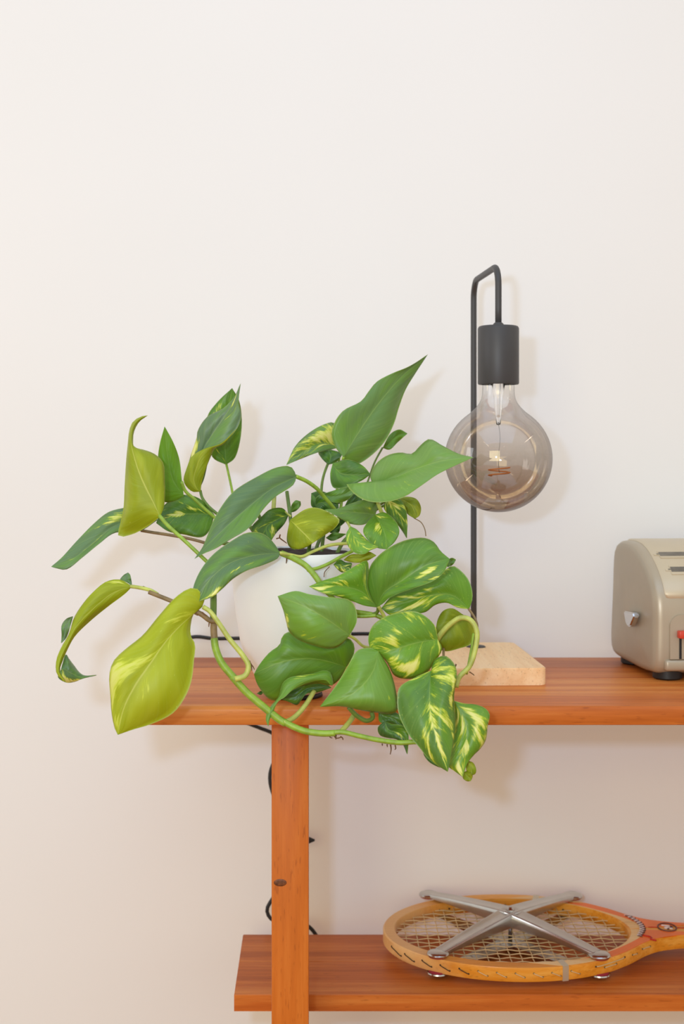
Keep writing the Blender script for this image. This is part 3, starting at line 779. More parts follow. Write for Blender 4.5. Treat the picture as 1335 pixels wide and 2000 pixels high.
ZO = {0: (0, 0, 1.0), 1: (80, 680, 3.3375), 2: (360, 680, 4.4433), 3: (540, 680, 3.3375), 4: (80, 1080, 3.034), 5: (360, 980, 3.708),
      6: (600, 980, 3.608), 7: (480, 1140, 2.67), 8: (540, 980, 6.675), 9: (660, 1360, 4.45), 10: (480, 1180, 6.068)}
def px(z, p):
    a, b, s = ZO[z]; return Vector((a + p[0] / s, b + p[1] / s, 0))
NL = 30; NC = 7
PATCH = {}
PATCH = {1: [(-.6, .34, .3, .10, 1.4), (.1, .5, .15, .15, .9)], 4: [(-.8, .38, .25, .10, 1.7), (.15, .85, .12, .12, 1.5)], 6: [(-.6, .75, .3, .15, 1)],
         7: [(-.05, .62, .14, .16, 1.5), (-.3, .35, .1, .1, .7)], 9: [(.55, .45, .10, .2, 1.4), (.85, .8, .15, .15, 1.5), (-.5, .35, .1, .12, 1.1)],
         10: [(.5, .6, .4, .2, .8)], 12: [(-.85, .72, .14, .16, 1.1), (-.35, .75, .07, .12, .9), (.25, .6, .12, .25, .6), (-.5, .93, .3, .06, .9)],
         13: [(-.7, .12, .3, .08, .8), (.5, .9, .4, .08, .9)], 14: [(-.7, .45, .3, .3, 1.2)], 17: [(.15, .22, .1, .05, .9), (.35, .1, .1, .05, .8), (.6, .65, .06, .1, .5)],
         18: [(-.1, .3, .05, .1, .6)], 19: [(-.4, .35, .35, .22, 1.0), (.2, .5, .2, .3, .5)], 26: [(-.5, .2, .15, .1, .7)], 27: [(-.4, .7, .2, .12, .8)],
         28: [(.2, .4, .16, .2, .9), (-.3, .15, .1, .1, .7)], 29: [(.4, .5, .5, .35, .7)], 31: [(.5, .5, .5, .3, .8)], 35: [(0, .3, .5, .25, .7)],
         37: [(.55, .85, .3, .1, 1.1), (-.3, .6, .5, .3, .35), (.8, .5, .12, .3, .6)], 38: [(.5, .55, .3, .25, .7), (.2, .9, .4, .08, 1), (-.4, .55, .15, .15, .5)],
         40: [(.36, .70, .15, .20, 1.8), (.92, .75, .1, .2, 1.0)], 45: [(-.6, .4, .3, .12, .8)], 46: [(.92, .74, .12, .05, 1.5), (.8, .45, .12, .12, .7), (-.1, .25, .06, .1, .6)],
         47: [(.62, .52, .20, .16, 1.5), (-.35, .62, .3, .10, .9), (-.85, .30, .15, .12, .8), (.3, .75, .3, .1, .6)], 48: [(.75, .38, .08, .06, 1.2), (.4, .3, .06, .1, .5)],
         50: [(.1, .4, .2, .15, .8)], 52: [(-.45, .3, .2, .2, .9), (-.1, .6, .25, .15, .8), (.1, .9, .5, .10, 1.2), (.3, .25, .2, .2, .6)],
         55: [(0, .75, .07, .3, 1.0), (.35, .45, .35, .3, .5), (.08, .5, .06, .4, .8), (-.55, .85, .2, .10, .9), (.85, .45, .1, .15, 1.0)]}
LEAVES = 0
def leaf(z, e1, e2, mid=None, side='t', Y=(1.5, 1.5), k=(0.0, 0.0), bow=0.0, tone=0.3, var=0.3, yel_or_sheen=0.0, flip=None, bulge=0.016, wave=0.0034):
    """e1, e2: the two margins from base to tip; mid: the midrib. Y: depth at base and tip; k: depth of each margin relative to the midrib."""
    global LEAVES
    LEAVES += 1; rnd = random.Random(LEAVES * 13)
    c1 = catmull([px(z, p) for p in e1], NL); c2 = catmull([px(z, p) for p in e2], NL)
    cm = catmull([px(z, p) for p in mid], NL) if mid else [(a + b) / 2 for a, b in zip(c1, c2)]
    if mid: cm[0], cm[-1] = c1[0].copy(), c1[-1].copy()
    # orientation: signed area on the picture (y down) of e1 forward, e2 backward
    poly = c1 + c2[::-1]
    ar = sum(p.x * q.y - q.x * p.y for p, q in zip(poly, poly[1:] + poly[:1]))
    vis_right = ar < 0            # e1 is then the right-hand margin seen by the viewer
    if flip is not None: vis_right = flip
    ph1, ph2 = rnd.uniform(0, 6), rnd.uniform(0, 6)
    def pos(c, i, kk, f, ph):
        t = i / NL; sn = math.sin(math.pi * min(1, t * 1.0)) ** 0.7
        y = Y[0] + (Y[1] - Y[0]) * t + bow * math.sin(math.pi * t) + (kk * f ** 1.4) * sn + wave * f * f * math.sin(t * 11 + ph) * sn
        return P(c.x, c.y, y)
    grid = []
    for i in range(NL + 1):
        row = []
        for j in range(-NC, NC + 1):
            f = abs(j) / NC; c = c1[i] if j < 0 else c2[i]; kk = k[0] if j < 0 else k[1]; ph = ph1 if j < 0 else ph2
            p2 = cm[i].lerp(c, f)
            t = i / NL
            wpx = (c - cm[i]).length
            v = pos(p2, i, kk, f, ph)
            v.y -= bulge * wpx / 60 * math.sin(math.pi * f) * math.sin(math.pi * t) * 0.35      # quilted halves
            row.append(v)
        grid.append(row)
    bm = bmesh.new()
    lp = bm.verts.layers.float.new('leafpatch'); pts_ = PATCH.get(LEAVES, ())
    la = bm.verts.layers.float_vector.new('leafco'); lb = bm.verts.layers.float_vector.new('leaftv')
    seed = rnd.uniform(0, 50)
    top_sign_viewer = (side == 't')
    # normals of the sheet
    nr = [[None] * (2 * NC + 1) for _ in range(NL + 1)]
    for i in range(NL + 1):
        for j in range(2 * NC + 1):
            du = grid[min(i + 1, NL)][j] - grid[max(i - 1, 0)][j]
            dj = grid[i][min(j + 1, 2 * NC)] - grid[i][max(j - 1, 0)]
            nn = dj.cross(du)
            nr[i][j] = nn.normalized() if nn.length > 1e-12 else Vector((0, -1, 0))
    # if e1 is the left margin for the viewer, (dj = towards e2 = right) x (du = along) points to the viewer
    s = 1.0 if not vis_right else -1.0       # nr * s faces the viewer for the plain part
    if not top_sign_viewer: s = -s           # nr * s is the upper side
    H = 0.0003
    sheets = []
    for sg in (1, -1):
        sh_ = []
        for i in range(NL + 1):
            row = []
            for j in range(2 * NC + 1):
                v = bm.verts.new(grid[i][j] + nr[i][j] * (s * sg * H * (0.3 if j in (0, 2 * NC) or i in (0, NL) else 1)))
                v[la] = Vector(((j - NC) / NC, i / NL, seed)); v[lb] = Vector((tone, var, yel_or_sheen)); row.append(v)
                v[lp] = min(1.7, sum(a * math.exp(-(((j - NC) / NC - u0) / su) ** 2 - ((i / NL - v0) / sv) ** 2) for u0, v0, su, sv, a in pts_))
            sh_.append(row)
        sheets.append(sh_)
    for q, sh_ in enumerate(sheets):
        for i in range(NL):
            for j in range(2 * NC):
                f = (sh_[i][j], sh_[i][j + 1], sh_[i + 1][j + 1], sh_[i + 1][j])
                if (s > 0) == (q == 1): f = f[::-1]
                fc = bm.faces.new(f); fc.material_index = q
    a, b = sheets
    for i in range(NL):
        for j in (0, 2 * NC):
            fc = bm.faces.new((a[i][j], a[i + 1][j], b[i + 1][j], b[i][j]))
    return obj('leaf', bm, [M['leaf_top'], M['leaf_under']], plant)

def stem(z, pts, wpx, Y, mat='stem', name='petiole', taper=1.0, sides=8):
    """pts in picture coordinates of zoom z; Y: list of depths or (start, end); wpx: width in picture pixels"""
    q = [px(z, p) for p in pts]; n = len(q)
    if len(Y) == 2 and n != 2: Y = [Y[0] + (Y[1] - Y[0]) * i / (n - 1) for i in range(n)]
    w3 = [P(a.x, a.y, y) for a, y in zip(q, Y)]
    r = wpx / 2 * (sum(Y) / n) / F
    return obj(name, tube_bm(w3, (r, r * taper), sides=sides), M[mat], plant)

# ---- upper left group
leaf(1, [(760,1120),(690,1060),(600,1035),(530,1043),(440,1068),(350,1138),(230,1260),(130,1370),(65,1425)],
        [(760,1120),(640,1195),(480,1205),(380,1275),(270,1365),(165,1443),(100,1435),(65,1425)],
     mid=[(760,1120),(600,1120),(470,1165),(340,1270),(200,1380),(65,1425)], Y=(1.545,1.50), k=(0.010,-0.006), tone=0.25, var=0.34, yel_or_sheen=-0.45)
leaf(1, [(775,1100),(690,1165),(590,1215),(505,1225),(520,1130),(538,1040),(545,900),(556,720),(566,620),(575,540),(595,485),(640,450),(697,438)],
        [(775,1100),(800,1040),(808,950),(806,850),(795,745),(740,690),(660,660),(606,648),(600,600),(606,545),(640,480),(697,438)],
     mid=[(775,1100),(740,1020),(690,920),(640,810),(605,700),(588,620),(590,550),(612,490),(648,458),(697,438)],
     side='u', Y=(1.485,1.50), k=(0.022,0.014), tone=0.42, var=0.22, wave=0.001)
leaf(1, [(930,965),(860,1000),(800,1000),(778,900),(762,720),(775,620),(805,510)],
        [(930,965),(918,860),(900,720),(860,610),(805,510)],
     mid=[(930,965),(860,860),(825,700),(805,510)], side='t', Y=(1.56,1.545), k=(0.0,0.006), tone=0.3, var=0.05, yel_or_sheen=0.75)
leaf(1, [(1025,930),(985,930),(945,880),(955,780),(975,700),(1015,580),(1020,540),(1080,450),(1190,390),(1280,290),(1301,228)],
        [(1025,930),(1060,860),(1090,740),(1130,645),(1200,605),(1270,535),(1306,440),(1288,350),(1301,228)],
     mid=[(1025,930),(1015,830),(1050,680),(1130,540),(1225,400),(1301,228)], Y=(1.60,1.59), k=(0.004,-0.004), tone=0.05, var=0.3, yel_or_sheen=-0.6)
leaf(1, [(1040,935),(985,935),(930,870),(950,780),(985,705),(1060,658),(1170,622),(1275,525)],
        [(1040,935),(1045,890),(1070,800),(1105,710),(1135,652),(1185,628),(1275,525)],
     side='u', Y=(1.592,1.578), k=(0.004,0.004), tone=0.3, var=0.12, flip=None)
leaf(1, [(1205,760),(1120,715),(1090,600),(1082,450),(1150,350),(1245,260)],
        [(1205,760),(1260,720),(1298,600),(1308,460),(1290,340),(1245,260)],
     mid=[(1205,760),(1200,600),(1215,430),(1245,260)], Y=(1.655,1.64), k=(-0.004,-0.004), tone=0.05, var=0.34, yel_or_sheen=0.30)
leaf(1, [(1130,1085),(1040,985),(940,955),(860,980),(790,1040),(750,1140)],
        [(1130,1085),(1100,1185),(1050,1232),(930,1215),(830,1195),(750,1140)],
     mid=[(1130,1085),(980,1080),(860,1090),(750,1140)], Y=(1.585,1.555), k=(0.008,-0.008), tone=0.05, var=0.42, yel_or_sheen=0.25)
# ---- the two big leaves in the middle, with painted grey sheen
leaf(2, [(970,1115),(950,1060),(915,1025),(800,1035),(640,1110),(430,1240),(330,1360),(250,1500),(190,1650),(150,1740),(85,1830)],
        [(970,1115),(950,1180),(790,1290),(700,1380),(560,1560),(400,1660),(260,1745),(170,1782),(85,1830)],
     mid=[(970,1115),(760,1220),(520,1410),(300,1610),(170,1740),(85,1830)], Y=(1.52,1.46), k=(0.012,-0.012), bow=-0.012, tone=0.10, var=0.06, yel_or_sheen=-0.4)
leaf(5, [(692,370),(640,290),(560,228),(450,225),(330,290),(220,370),(140,460),(80,570),(60,660),(95,725)],
        [(692,370),(680,405),(580,455),(450,500),(350,560),(270,635),(200,690),(95,725)],
     mid=[(692,370),(500,390),(320,450),(170,580),(95,725)], Y=(1.462,1.42), k=(0.014,-0.006), bow=-0.010, tone=0.10, var=0.36, yel_or_sheen=-0.35)
leaf(2, [(905,1445),(850,1388),(740,1400),(680,1450),(575,1570),(640,1610),(700,1650),(740,1695)],
        [(905,1445),(870,1520),(800,1600),(760,1660),(740,1695)],
     mid=[(905,1445),(800,1490),(710,1560),(740,1695)], Y=(1.53,1.50), k=(-0.006,0.006), tone=0.12, var=0.45)
leaf(2, [(918,1430),(925,1370),(965,1320),(1007,1330)], [(918,1430),(970,1410),(1008,1365),(1007,1330)], Y=(1.55,1.545), tone=0.35, var=0.1)
# ---- front left
leaf(4, [(955,320),(968,270),(930,215),(885,208),(800,260),(700,370),(600,490),(500,570),(430,640),(405,720),(412,860),(418,950),(440,1050),(455,1078)],
        [(955,320),(908,350),(884,450),(888,495),(912,540),(905,640),(890,760),(850,860),(780,950),(650,1015),(540,1048),(455,1078)],
     mid=[(955,320),(870,390),(750,510),(650,650),(560,780),(490,920),(455,1078)], side='u', Y=(1.425,1.375), k=(0.012,0.016), bow=-0.014, tone=0.75, var=0.42)
# curled leaf at the left: underside, then the rolled tail showing the upper side
leaf(4, [(540,198),(470,158),(390,168),(310,230),(245,305),(195,385),(165,480),(120,560),(90,640),(95,720),(150,768)],
        [(540,198),(500,240),(400,315),(290,405),(200,495),(158,570),(128,640),(112,700),(150,768)],
     mid=[(540,198),(430,235),(310,330),(210,435),(155,540),(110,640),(104,710),(150,768)], side='u', Y=(1.47,1.43), k=(0.006,0.010), tone=0.5, var=0.24)
leaf(4, [(118,690),(100,735),(150,768),(205,762),(245,745),(332,724)],
        [(118,690),(148,600),(165,625),(195,665),(245,722),(332,724)],
     mid=[(118,690),(140,690),(175,710),(240,735),(332,724)], Y=(1.436,1.45), k=(0,0.012), tone=0.12, var=0.40, yel_or_sheen=-0.3)
leaf(4, [(190,375),(150,390),(122,430),(122,480),(120,535)], [(190,375),(175,430),(160,480),(145,510),(120,535)], Y=(1.458,1.455), tone=0.05, var=0.05, yel_or_sheen=-0.6)
leaf(4, [(540,195),(500,170),(468,160),(490,130),(515,116)], [(540,195),(535,160),(528,130),(515,116)], Y=(1.476,1.485), tone=0.05, var=0.0, yel_or_sheen=-0.6)
# ---- upper right group
leaf(3, [(435,710),(385,650),(358,570),(370,500),(430,410),(550,345),(600,280),(650,220),(750,165),(850,125),(920,85),(985,40)],
        [(435,710),(428,738),(465,770),(540,752),(640,680),(710,600),(765,490),(795,390),(840,270),(900,170),(985,40)],
     mid=[(435,710),(520,570),(620,420),(720,290),(820,180),(985,40)], Y=(1.575,1.63), k=(-0.010,0.014), bow=-0.008, tone=0.42, var=0.12, yel_or_sheen=-0.18)
leaf(3, [(640,890),(612,860),(620,800),(660,740),(730,695),(810,680),(880,688),(940,630),(995,592),(1080,635),(1190,690),(1282,712)],
        [(640,890),(560,905),(455,888),(520,962),(600,1000),(720,1002),(830,970),(930,905),(1050,822),(1150,772),(1282,712)],
     mid=[(640,890),(760,850),(900,790),(1080,735),(1282,712)], Y=(1.53,1.49), k=(0.020,-0.016), bow=-0.006, tone=0.72, var=0.12, yel_or_sheen=-0.15)
leaf(3, [(420,640),(395,530),(370,485),(300,500),(200,560),(120,640),(62,762)],
        [(420,640),(380,655),(270,680),(150,725),(62,762)],
     mid=[(420,640),(270,625),(150,690),(62,762)], Y=(1.64,1.60), k=(0.006,-0.004), tone=0.45, var=0.60, yel_or_sheen=-0.35)
leaf(3, [(335,760),(290,715),(272,678),(330,655)], [(335,760),(385,745),(425,690),(330,655)], Y=(1.62,1.635), tone=0.0, var=0.2)
leaf(3, [(365,750),(460,725),(560,765),(612,822)], [(365,750),(348,830),(370,910),(460,905),(560,860),(612,822)], Y=(1.58,1.555), side='t', tone=0.08, var=0.0, yel_or_sheen=0.1)
leaf(3, [(300,950),(380,925),(470,900),(520,890)], [(300,950),(350,1000),(440,1000),(500,950),(520,890)], Y=(1.56,1.565), tone=0.35, var=0.05)
leaf(3, [(225,945),(280,930),(360,960),(420,1010)], [(225,945),(230,1035),(300,1045),(420,1010)], Y=(1.60,1.59), tone=0.0, var=0.0)
leaf(3, [(450,1030),(480,960),(520,950),(560,990)], [(450,1030),(400,1150),(360,1200),(440,1140),(560,990)], Y=(1.60,1.59), tone=0.0, var=0.0)
leaf(3, [(690,650),(740,560),(800,530),(852,557)], [(690,650),(735,662),(790,612),(852,557)], Y=(1.64,1.65), side='t', tone=0.15, var=0.1, yel_or_sheen=0.35)
leaf(3, [(645,1085),(655,1015),(600,985),(540,995),(470,1018),(400,1045),(310,1052)],
        [(645,1085),(575,1148),(480,1145),(400,1100),(310,1052)],
     mid=[(645,1085),(560,1075),(450,1065),(310,1052)], Y=(1.53,1.495), k=(0.010,-0.006), tone=0.48, var=0.22, yel_or_sheen=-0.2)
leaf(8, [(175,235),(260,170),(370,100),(480,75),(600,100),(740,175),(820,240),(760,340),(620,440),(470,540)],
        [(175,235),(140,400),(135,520),(180,600),(290,620),(390,590),(470,540)],
     mid=[(175,235),(300,360),(390,450),(470,540)], side='u', Y=(1.50,1.475), k=(0.014,0.006), tone=0.2, var=0.34)
leaf(3, [(640,1085),(700,1070),(770,1120),(800,1195),(770,1262),(715,1312)],
        [(640,1085),(600,1125),(562,1190),(600,1260),(650,1300),(715,1312)],
     mid=[(640,1085),(680,1150),(710,1230),(715,1312)], Y=(1.515,1.475), k=(-0.004,-0.004), tone=0.20, var=0.42, yel_or_sheen=0.40)
leaf(8, [(960,320),(1040,360),(1130,450),(1230,540),(1330,590)],
        [(960,320),(905,420),(910,530),(960,620),(1040,675),(1150,680),(1210,640),(1330,590)],
     mid=[(960,320),(1000,440),(1100,560),(1200,590),(1330,590)], Y=(1.478,1.46), k=(0.008,-0.006), tone=0.55, var=0.5, yel_or_sheen=0.45)
leaf(8, [(870,760),(960,690),(1080,680),(1200,650),(1300,700)], [(870,760),(980,790),(1090,795),(1200,760),(1300,700)], side='u', Y=(1.49,1.485), tone=0.25, var=0.1)
leaf(8, [(740,820),(820,750),(900,790),(980,800),(960,880)], [(740,820),(790,880),(850,920),(910,910),(960,880)], Y=(1.482,1.478), tone=0.05, var=0.5)
leaf(8, [(640,470),(740,400),(830,410),(905,420)], [(640,470),(720,510),(830,470),(905,420)], Y=(1.54,1.52), tone=0.35, var=0.05)
leaf(8, [(690,400),(760,290),(820,240),(830,330)], [(690,400),(760,420),(810,400),(830,330)], Y=(1.55,1.54), tone=0.0, var=0.0)
leaf(8, [(500,60),(520,-60),(660,-110),(790,-40),(810,80)], [(500,60),(600,110),(700,120),(810,80)], Y=(1.585,1.575), tone=0.0, var=0.0)
leaf(3, [(720,990),(790,975),(838,1040),(852,1130),(848,1240)],
        [(720,990),(695,1030),(740,1105),(795,1160),(848,1240)],
     Y=(1.56,1.54), k=(-0.004,0.004), side='t', tone=0.15, var=0.58, yel_or_sheen=0.3)
leaf(3, [(795,985),(845,968),(912,985),(940,1040),(930,1092),(900,1112)],
        [(795,985),(815,1030),(850,1080),(900,1112)], side='u', Y=(1.575,1.565), k=(0.004,0.0), tone=0.0, var=0.1)
# ---- right front group
leaf(6, [(490,745),(460,660),(440,560),(432,470),(420,412),(340,450),(220,520),(110,555),(10,597)],
        [(490,745),(400,732),(320,703),(200,664),(100,640),(10,597)],
     mid=[(490,745),(390,640),(270,600),(140,590),(10,597)], Y=(1.47,1.445), k=(0.010,-0.006), tone=0.25, var=0.5, yel_or_sheen=0.60)
leaf(6, [(1140,757),(1163,670),(1140,560),(1080,485),(1020,452),(900,540),(760,600),(600,660),(520,750)],
        [(1140,757),(1060,747),(980,712),(900,727),(830,778),(700,792),(580,797),(520,750)],
     mid=[(1140,757),(1020,660),(860,660),(690,710),(520,750)], Y=(1.475,1.465), k=(0.010,-0.004), tone=0.15, var=0.55, yel_or_sheen=0.55)
leaf(6, [(985,460),(990,410),(1020,395),(1045,408)], [(985,460),(1015,450),(1035,430),(1045,408)], Y=(1.47,1.475), tone=0.3, var=0.0)
leaf(6, [(490,742),(452,680),(422,580),(440,460),(490,390),(580,320),(700,268),(820,254),(890,283),(940,350),(1002,402)],
        [(490,742),(530,720),(575,680),(660,640),(770,602),(890,555),(965,490),(1002,402)],
     mid=[(490,742),(540,640),(660,560),(830,450),(1002,402)], Y=(1.455,1.44), k=(0.016,-0.010), bow=-0.008, tone=0.15, var=0.26, yel_or_sheen=0.28)
leaf(7, [(1130,160),(1075,128),(1030,140),(1000,185),(985,270),(975,320)],
        [(1130,160),(1185,200),(1175,310),(1110,338),(1035,352),(975,320)],
     mid=[(1130,160),(1080,200),(1020,270),(975,320)], side='u', Y=(1.475,1.465), k=(0.0,0.010), tone=0.02, var=0.22)
leaf(10, [(1190,748),(1275,600),(1282,480),(1200,395),(1060,480),(900,455),(700,400),(500,325),(430,385),(400,480),(280,570),(150,730),(95,830)],
         [(1190,748),(1100,900),(1000,965),(850,940),(700,960),(560,1010),(450,1090),(350,1145),(270,1120),(200,1050),(130,940),(95,830)],
     mid=[(1190,748),(1000,685),(800,645),(600,650),(400,690),(230,760),(95,830)], Y=(1.455,1.435), k=(0.010,0.012), bow=-0.012, tone=0.20, var=0.06, yel_or_sheen=0.28)
leaf(10, [(1015,990),(880,910),(740,930),(560,1005),(425,1130)],
         [(1015,990),(840,1048),(720,1062),(650,1145),(605,1195),(500,1155),(425,1130)], Y=(1.455,1.45), tone=0.0, var=0.05)
leaf(10, [(210,1040),(170,1030),(130,1060)], [(210,1040),(180,1075),(130,1060)], Y=(1.45,1.45), tone=0.0, var=0.0)
leaf(10, [(1035,930),(1000,810),(930,785),(800,820),(680,840),(520,870),(440,930),(410,1020),(385,1100),(310,1190),(250,1280),(235,1370),(265,1452)],
         [(1035,930),(1015,975),(960,910),(870,905),(760,930),(650,970),(540,1030),(450,1110),(390,1145),(350,1210),(320,1290),(280,1370),(265,1452)],
     Y=(1.43,1.405), k=(0.008,0.0), tone=0.45, var=0.34, yel_or_sheen=0.25)
leaf(7, [(540,270),(577,200),(572,130),(540,85),(430,70),(330,55),(260,38),(165,65)],
        [(540,270),(490,322),(440,338),(350,320),(270,290),(225,250),(210,200),(195,140),(165,65)],
     mid=[(540,270),(430,190),(310,120),(165,65)], Y=(1.425,1.425), k=(0.008,0.010), bow=-0.012, tone=0.70, var=0.18, yel_or_sheen=-0.1)
leaf(7, [(1000,290),(985,220),(900,150),(820,147),(730,170),(660,220),(637,290),(650,350)],
        [(1000,290),(1022,340),(990,400),(930,475),(850,497),(775,480),(735,410),(690,368),(650,350)],
     mid=[(1000,290),(880,310),(760,345),(650,350)], Y=(1.435,1.42), k=(0.012,0.006), bow=-0.012, tone=0.25, var=0.55, yel_or_sheen=0.55)
leaf(7, [(690,352),(640,335),(582,348),(530,430),(470,530),(385,642)],
        [(690,352),(745,440),(780,550),(784,668),(640,667),(500,640),(385,642)],
     mid=[(690,352),(660,460),(560,570),(385,642)], Y=(1.415,1.40), k=(0.016,0.010), bow=-0.010, tone=0.60, var=0.08, yel_or_sheen=0.2)
leaf(9, [(350,135),(430,125),(520,150),(605,295)], [(350,135),(360,222),(440,240),(605,295)], Y=(1.43,1.425), tone=0.10, var=0.1, yel_or_sheen=0.1)
leaf(9, [(405,213),(470,240),(560,255),(605,310),(612,400),(600,505)],
        [(405,213),(345,270),(360,335),(430,362),(500,372),(550,400),(600,505)],
     mid=[(405,213),(440,290),(530,320),(585,390),(600,505)], Y=(1.42,1.405), k=(-0.004,0.006), tone=0.0, var=0.34)
leaf(9, [(735,440),(745,510),(790,570),(860,610),(925,628)], [(735,440),(800,490),(860,560),(925,628)], Y=(1.405,1.40), tone=0.05, var=0.05)
leaf(9, [(1005,38),(1100,62),(1190,70),(1280,105),(1317,160),(1300,250),(1282,380),(1240,450),(1170,520),(1120,590),(1082,702)],
        [(1005,38),(1012,180),(1005,320),(980,480),(950,600),(1010,650),(1082,702)],
     mid=[(1005,38),(1090,180),(1120,330),(1070,500),(1030,600),(1082,702)], Y=(1.42,1.40), k=(0.006,0.006), tone=0.35, var=0.68, yel_or_sheen=0.55)
leaf(9, [(1120,560),(1170,575),(1198,630),(1192,672),(1150,690)], [(1120,560),(1110,620),(1120,660),(1150,690)], Y=(1.415,1.41), side='u', tone=0.2, var=0.2)
leaf(9, [(1082,660),(1130,650),(1168,690),(1150,738)], [(1082,660),(1085,715),(1120,738),(1150,738)], Y=(1.412,1.405), side='u', tone=0.15, var=0.1)
leaf(7, [(965,452),(880,490),(800,540),(788,600),(800,690),(850,790),(900,850),(960,920),(1052,982)],
        [(965,452),(985,395),(1040,376),(1092,430),(1099,490),(1085,580),(1091,720),(1082,830),(1052,982)],
     mid=[(965,452),(958,620),(990,800),(1052,982)], Y=(1.415,1.375), k=(0.012,0.012), bow=-0.012, tone=0.22, var=0.52, yel_or_sheen=0.15)

# ---- vines and petioles
stem(5, [(210,640),(210,760),(208,860)], 13, (1.445,1.43), 'stem_d', 'vine')
stem(5, [(212,850),(212,930),(218,1010)], 13.5, (1.43,1.425), 'stem_b', 'vine')
stem(5, [(215,990),(225,1060),(265,1160),(340,1255),(385,1300)], 14.5, (1.425,1.415), 'stem', 'vine')
stem(5, [(345,1265),(450,1380),(590,1500),(690,1580),(735,1605)], 15, (1.415,1.41), 'stem', 'vine')
stem(5, [(715,1590),(780,1625),(870,1660),(1000,1678),(1090,1675)], 13, (1.41,1.405), 'stem', 'vine')
stem(5, [(1075,1672),(1140,1668),(1260,1695),(1400,1725),(1560,1745),(1640,1740),(1700,1738)], 10, (1.405,1.40), 'stem', 'vine')
stem(5, [(135,762),(180,790),(235,860),(330,1000),(420,1110),(463,1190),(440,1258),(365,1285)], 9.5, (1.42,1.408), 'stem_y', taper=1.25)
stem(5, [(85,795),(130,820),(190,862),(235,862)], 10, (1.425,1.425), 'stem_b', 'vine')
stem(4, [(930,360),(860,325),(780,288),(640,232)], 9, (1.427,1.455), 'stem_b', 'vine')
stem(4, [(530,198),(580,205),(650,222),(690,245)], 7.5, (1.468,1.455), 'stem_y')
stem(1, [(770,1090),(830,1160),(930,1250),(1090,1400),(1180,1480)], 8, (1.487,1.47), 'stem')
stem(1, [(650,1188),(720,1200),(850,1220),(980,1245),(1090,1275)], 6, (1.535,1.54), 'stem_b')
stem(1, [(1207,755),(1222,820),(1245,930),(1255,1000)], 5, (1.65,1.60), 'stem')
stem(1, [(915,870),(940,930),(1000,985),(1070,1050),(1140,1110),(1230,1180)], 6.5, (1.548,1.56), 'stem')
stem(1, [(1038,930),(1050,975),(1090,1030),(1160,1090),(1250,1160)], 6, (1.595,1.57), 'stem_d')
stem(2, [(965,1112),(1060,1155),(1150,1220),(1220,1300),(1300,1395),(1360,1480)], 8, (1.522,1.56), 'stem')
stem(2, [(1242,1008),(1215,1080),(1195,1160),(1185,1260)], 5.5, (1.62,1.58), 'stem_d')
stem(2, [(778,1280),(776,1340),(772,1400)], 8.5, (1.57,1.56), 'stem_y')
stem(5, [(688,370),(760,383),(850,397),(930,360),(1050,315),(1190,300)], 6.5, (1.462,1.50), 'stem_y')
stem(5, [(700,372),(790,410),(880,465),(950,545),(1010,640)], 12, (1.475,1.455), 'stem', 'vine')
stem(5, [(890,495),(960,482),(1040,450),(1130,400),(1230,350)], 7, (1.462,1.49), 'stem')
stem(5, [(1010,545),(1015,510),(1050,470)], 1.8, (1.47,1.475), 'root', 'aerial_root')
stem(5, [(715,1600),(790,1565),(870,1480),(940,1370)], 10.5, (1.408,1.44), 'stem_y', taper=0.9)
stem(5, [(1130,1668),(1190,1600),(1235,1535)], 10, (1.405,1.43), 'stem_y')
stem(6, [(345,806),(410,806),(485,800)], 7.5, (1.468,1.465), 'stem')
stem(6, [(500,735),(520,770),(545,815)], 7, (1.455,1.46), 'stem_y')
stem(6, [(430,800),(490,780),(500,740)], 7, (1.47,1.46), 'stem_d')
stem(7, [(978,322),(1010,270),(1060,215),(1120,178),(1170,190),(1203,250),(1195,340),(1165,430),(1110,490),(1095,540)], 11, (1.458,1.43), 'stem_y', taper=0.9)
stem(7, [(1160,130),(1190,175),(1205,220),(1195,260)], 5, (1.475,1.463), 'stem_b')
stem(7, [(1185,260),(1175,340),(1160,420),(1150,470)], 5, (1.462,1.44), 'stem')
stem(7, [(530,265),(570,290),(610,325),(650,335)], 6, (1.426,1.45), 'stem_y')
stem(7, [(535,645),(580,690),(630,715),(660,700),(655,670)], 9, (1.415,1.425), 'stem_d')
stem(7, [(1030,340),(1030,390)], 5, (1.46,1.43), 'stem_b')
stem(3, [(895,1108),(940,1135),(965,1180),(972,1225)], 1.8, (1.57,1.57), 'stem_b', 'aerial_root')
stem(3, [(655,1000),(675,1050),(690,1085)], 8, (1.53,1.51), 'stem_y')
stem(3, [(440,1110),(470,1150),(480,1185)], 5, (1.52,1.48), 'stem_y')
stem(3, [(90,1095),(70,1080),(50,1060)], 4, (1.502,1.53), 'stem_y')
stem(3, [(640,890),(648,950),(660,1010)], 7, (1.528,1.535), 'stem_y')
stem(3, [(690,648),(640,740),(600,850),(560,960),(500,1100)], 4, [1.64,1.635,1.625,1.60,1.58], 'stem_d')
stem(3, [(720,990),(690,1010),(650,1030),(560,1100)], 5, (1.56,1.572), 'stem_d')
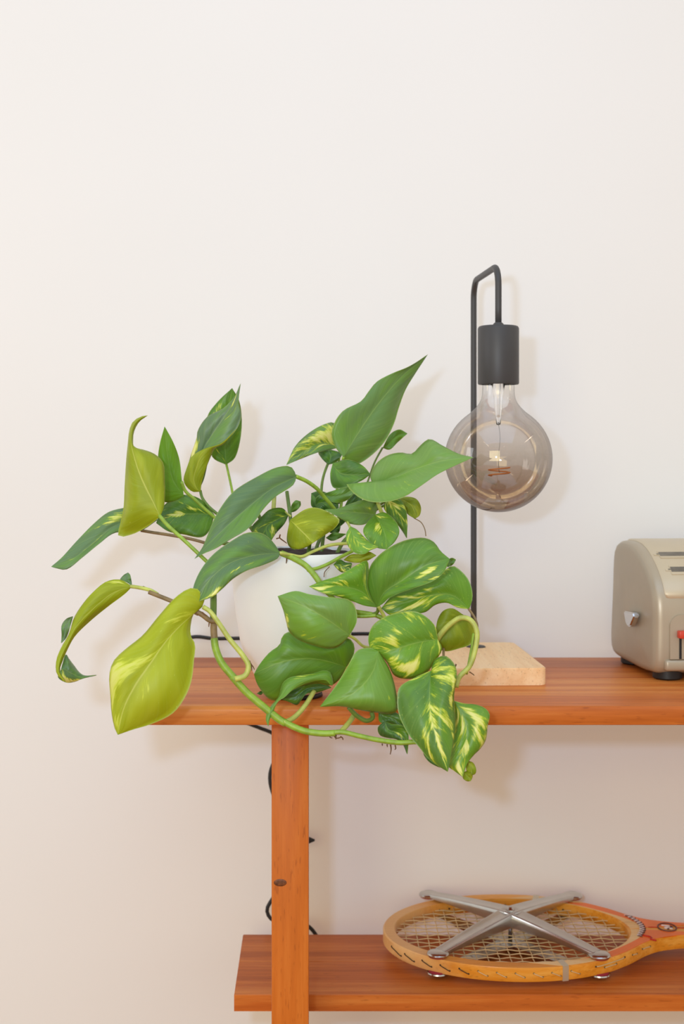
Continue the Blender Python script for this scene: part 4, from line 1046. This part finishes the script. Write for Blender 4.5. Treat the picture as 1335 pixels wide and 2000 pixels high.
stem(3, [(800,988),(740,1010),(670,1040),(580,1110)], 5, (1.575,1.58), 'stem_d')
stem(3, [(435,712),(420,800),(425,900),(420,1020),(400,1120)], 6, [1.575,1.60,1.60,1.585,1.57], 'stem')
stem(3, [(418,640),(405,740),(400,860),(380,1000),(360,1120)], 5, [1.64,1.64,1.625,1.60,1.58], 'stem')
stem(0, [(632,1152),(680,1190),(740,1204),(800,1245),(850,1290),(888,1342)], 9, [1.455,1.466,1.468,1.458,1.452,1.432], 'stem', 'vine')
# stem feet down to the soil
for x, y, Y, x2, Y2 in ((640, 1030, 1.60, 610, 1.57), (560, 960, 1.60, 575, 1.565), (640, 1000, 1.56, 625, 1.55), (690, 1040, 1.56, 650, 1.54), (480, 960, 1.57, 540, 1.56), (450, 985, 1.57, 530, 1.545), (430, 1060, 1.54, 520, 1.53), (610, 1040, 1.52, 600, 1.53)):
    b = P(x2, 1085, Y2); b.z = ZT + ph - 0.012
    a = P(x, y, Y)
    obj('petiole', tube_bm([a, a.lerp(b, 0.5) + Vector((0, 0, 0.006)), b], 0.0022, sides=7), M['stem_d'], plant)
# aerial roots along the front vine
for z, pts in ((9, [(455,420),(460,460),(452,505)]), (9, [(495,425),(500,455),(492,462)]), (9, [(20,350),(38,362),(42,378)]), (9, [(425,420),(428,440)]), (9, [(383,415),(384,428)]),
               (7, [(440,780),(438,800),(450,805)]), (7, [(455,785),(470,805),(500,800)]), (7, [(470,790),(468,812)]), (7, [(1095,420),(1090,440),(1088,470)]), (7, [(1165,460),(1180,470),(1190,478)]),
               (5, [(470,1150),(485,1190),(488,1222)]), (5, [(470,1160),(500,1200),(506,1215)]), (5, [(130,800),(140,815),(165,825)]), (5, [(178,880),(176,905)]), (4, [(605,200),(620,205),(640,215)]),
               (8, [(45,430),(40,470),(90,510),(130,540)]), (8, [(0,480),(40,470)]), (8, [(130,740),(125,800)])):
    stem(z, pts, 3.0, (1.415, 1.412) if z in (9, 7, 5) else (1.47, 1.48), 'root', 'aerial_root', 0.6, 6)
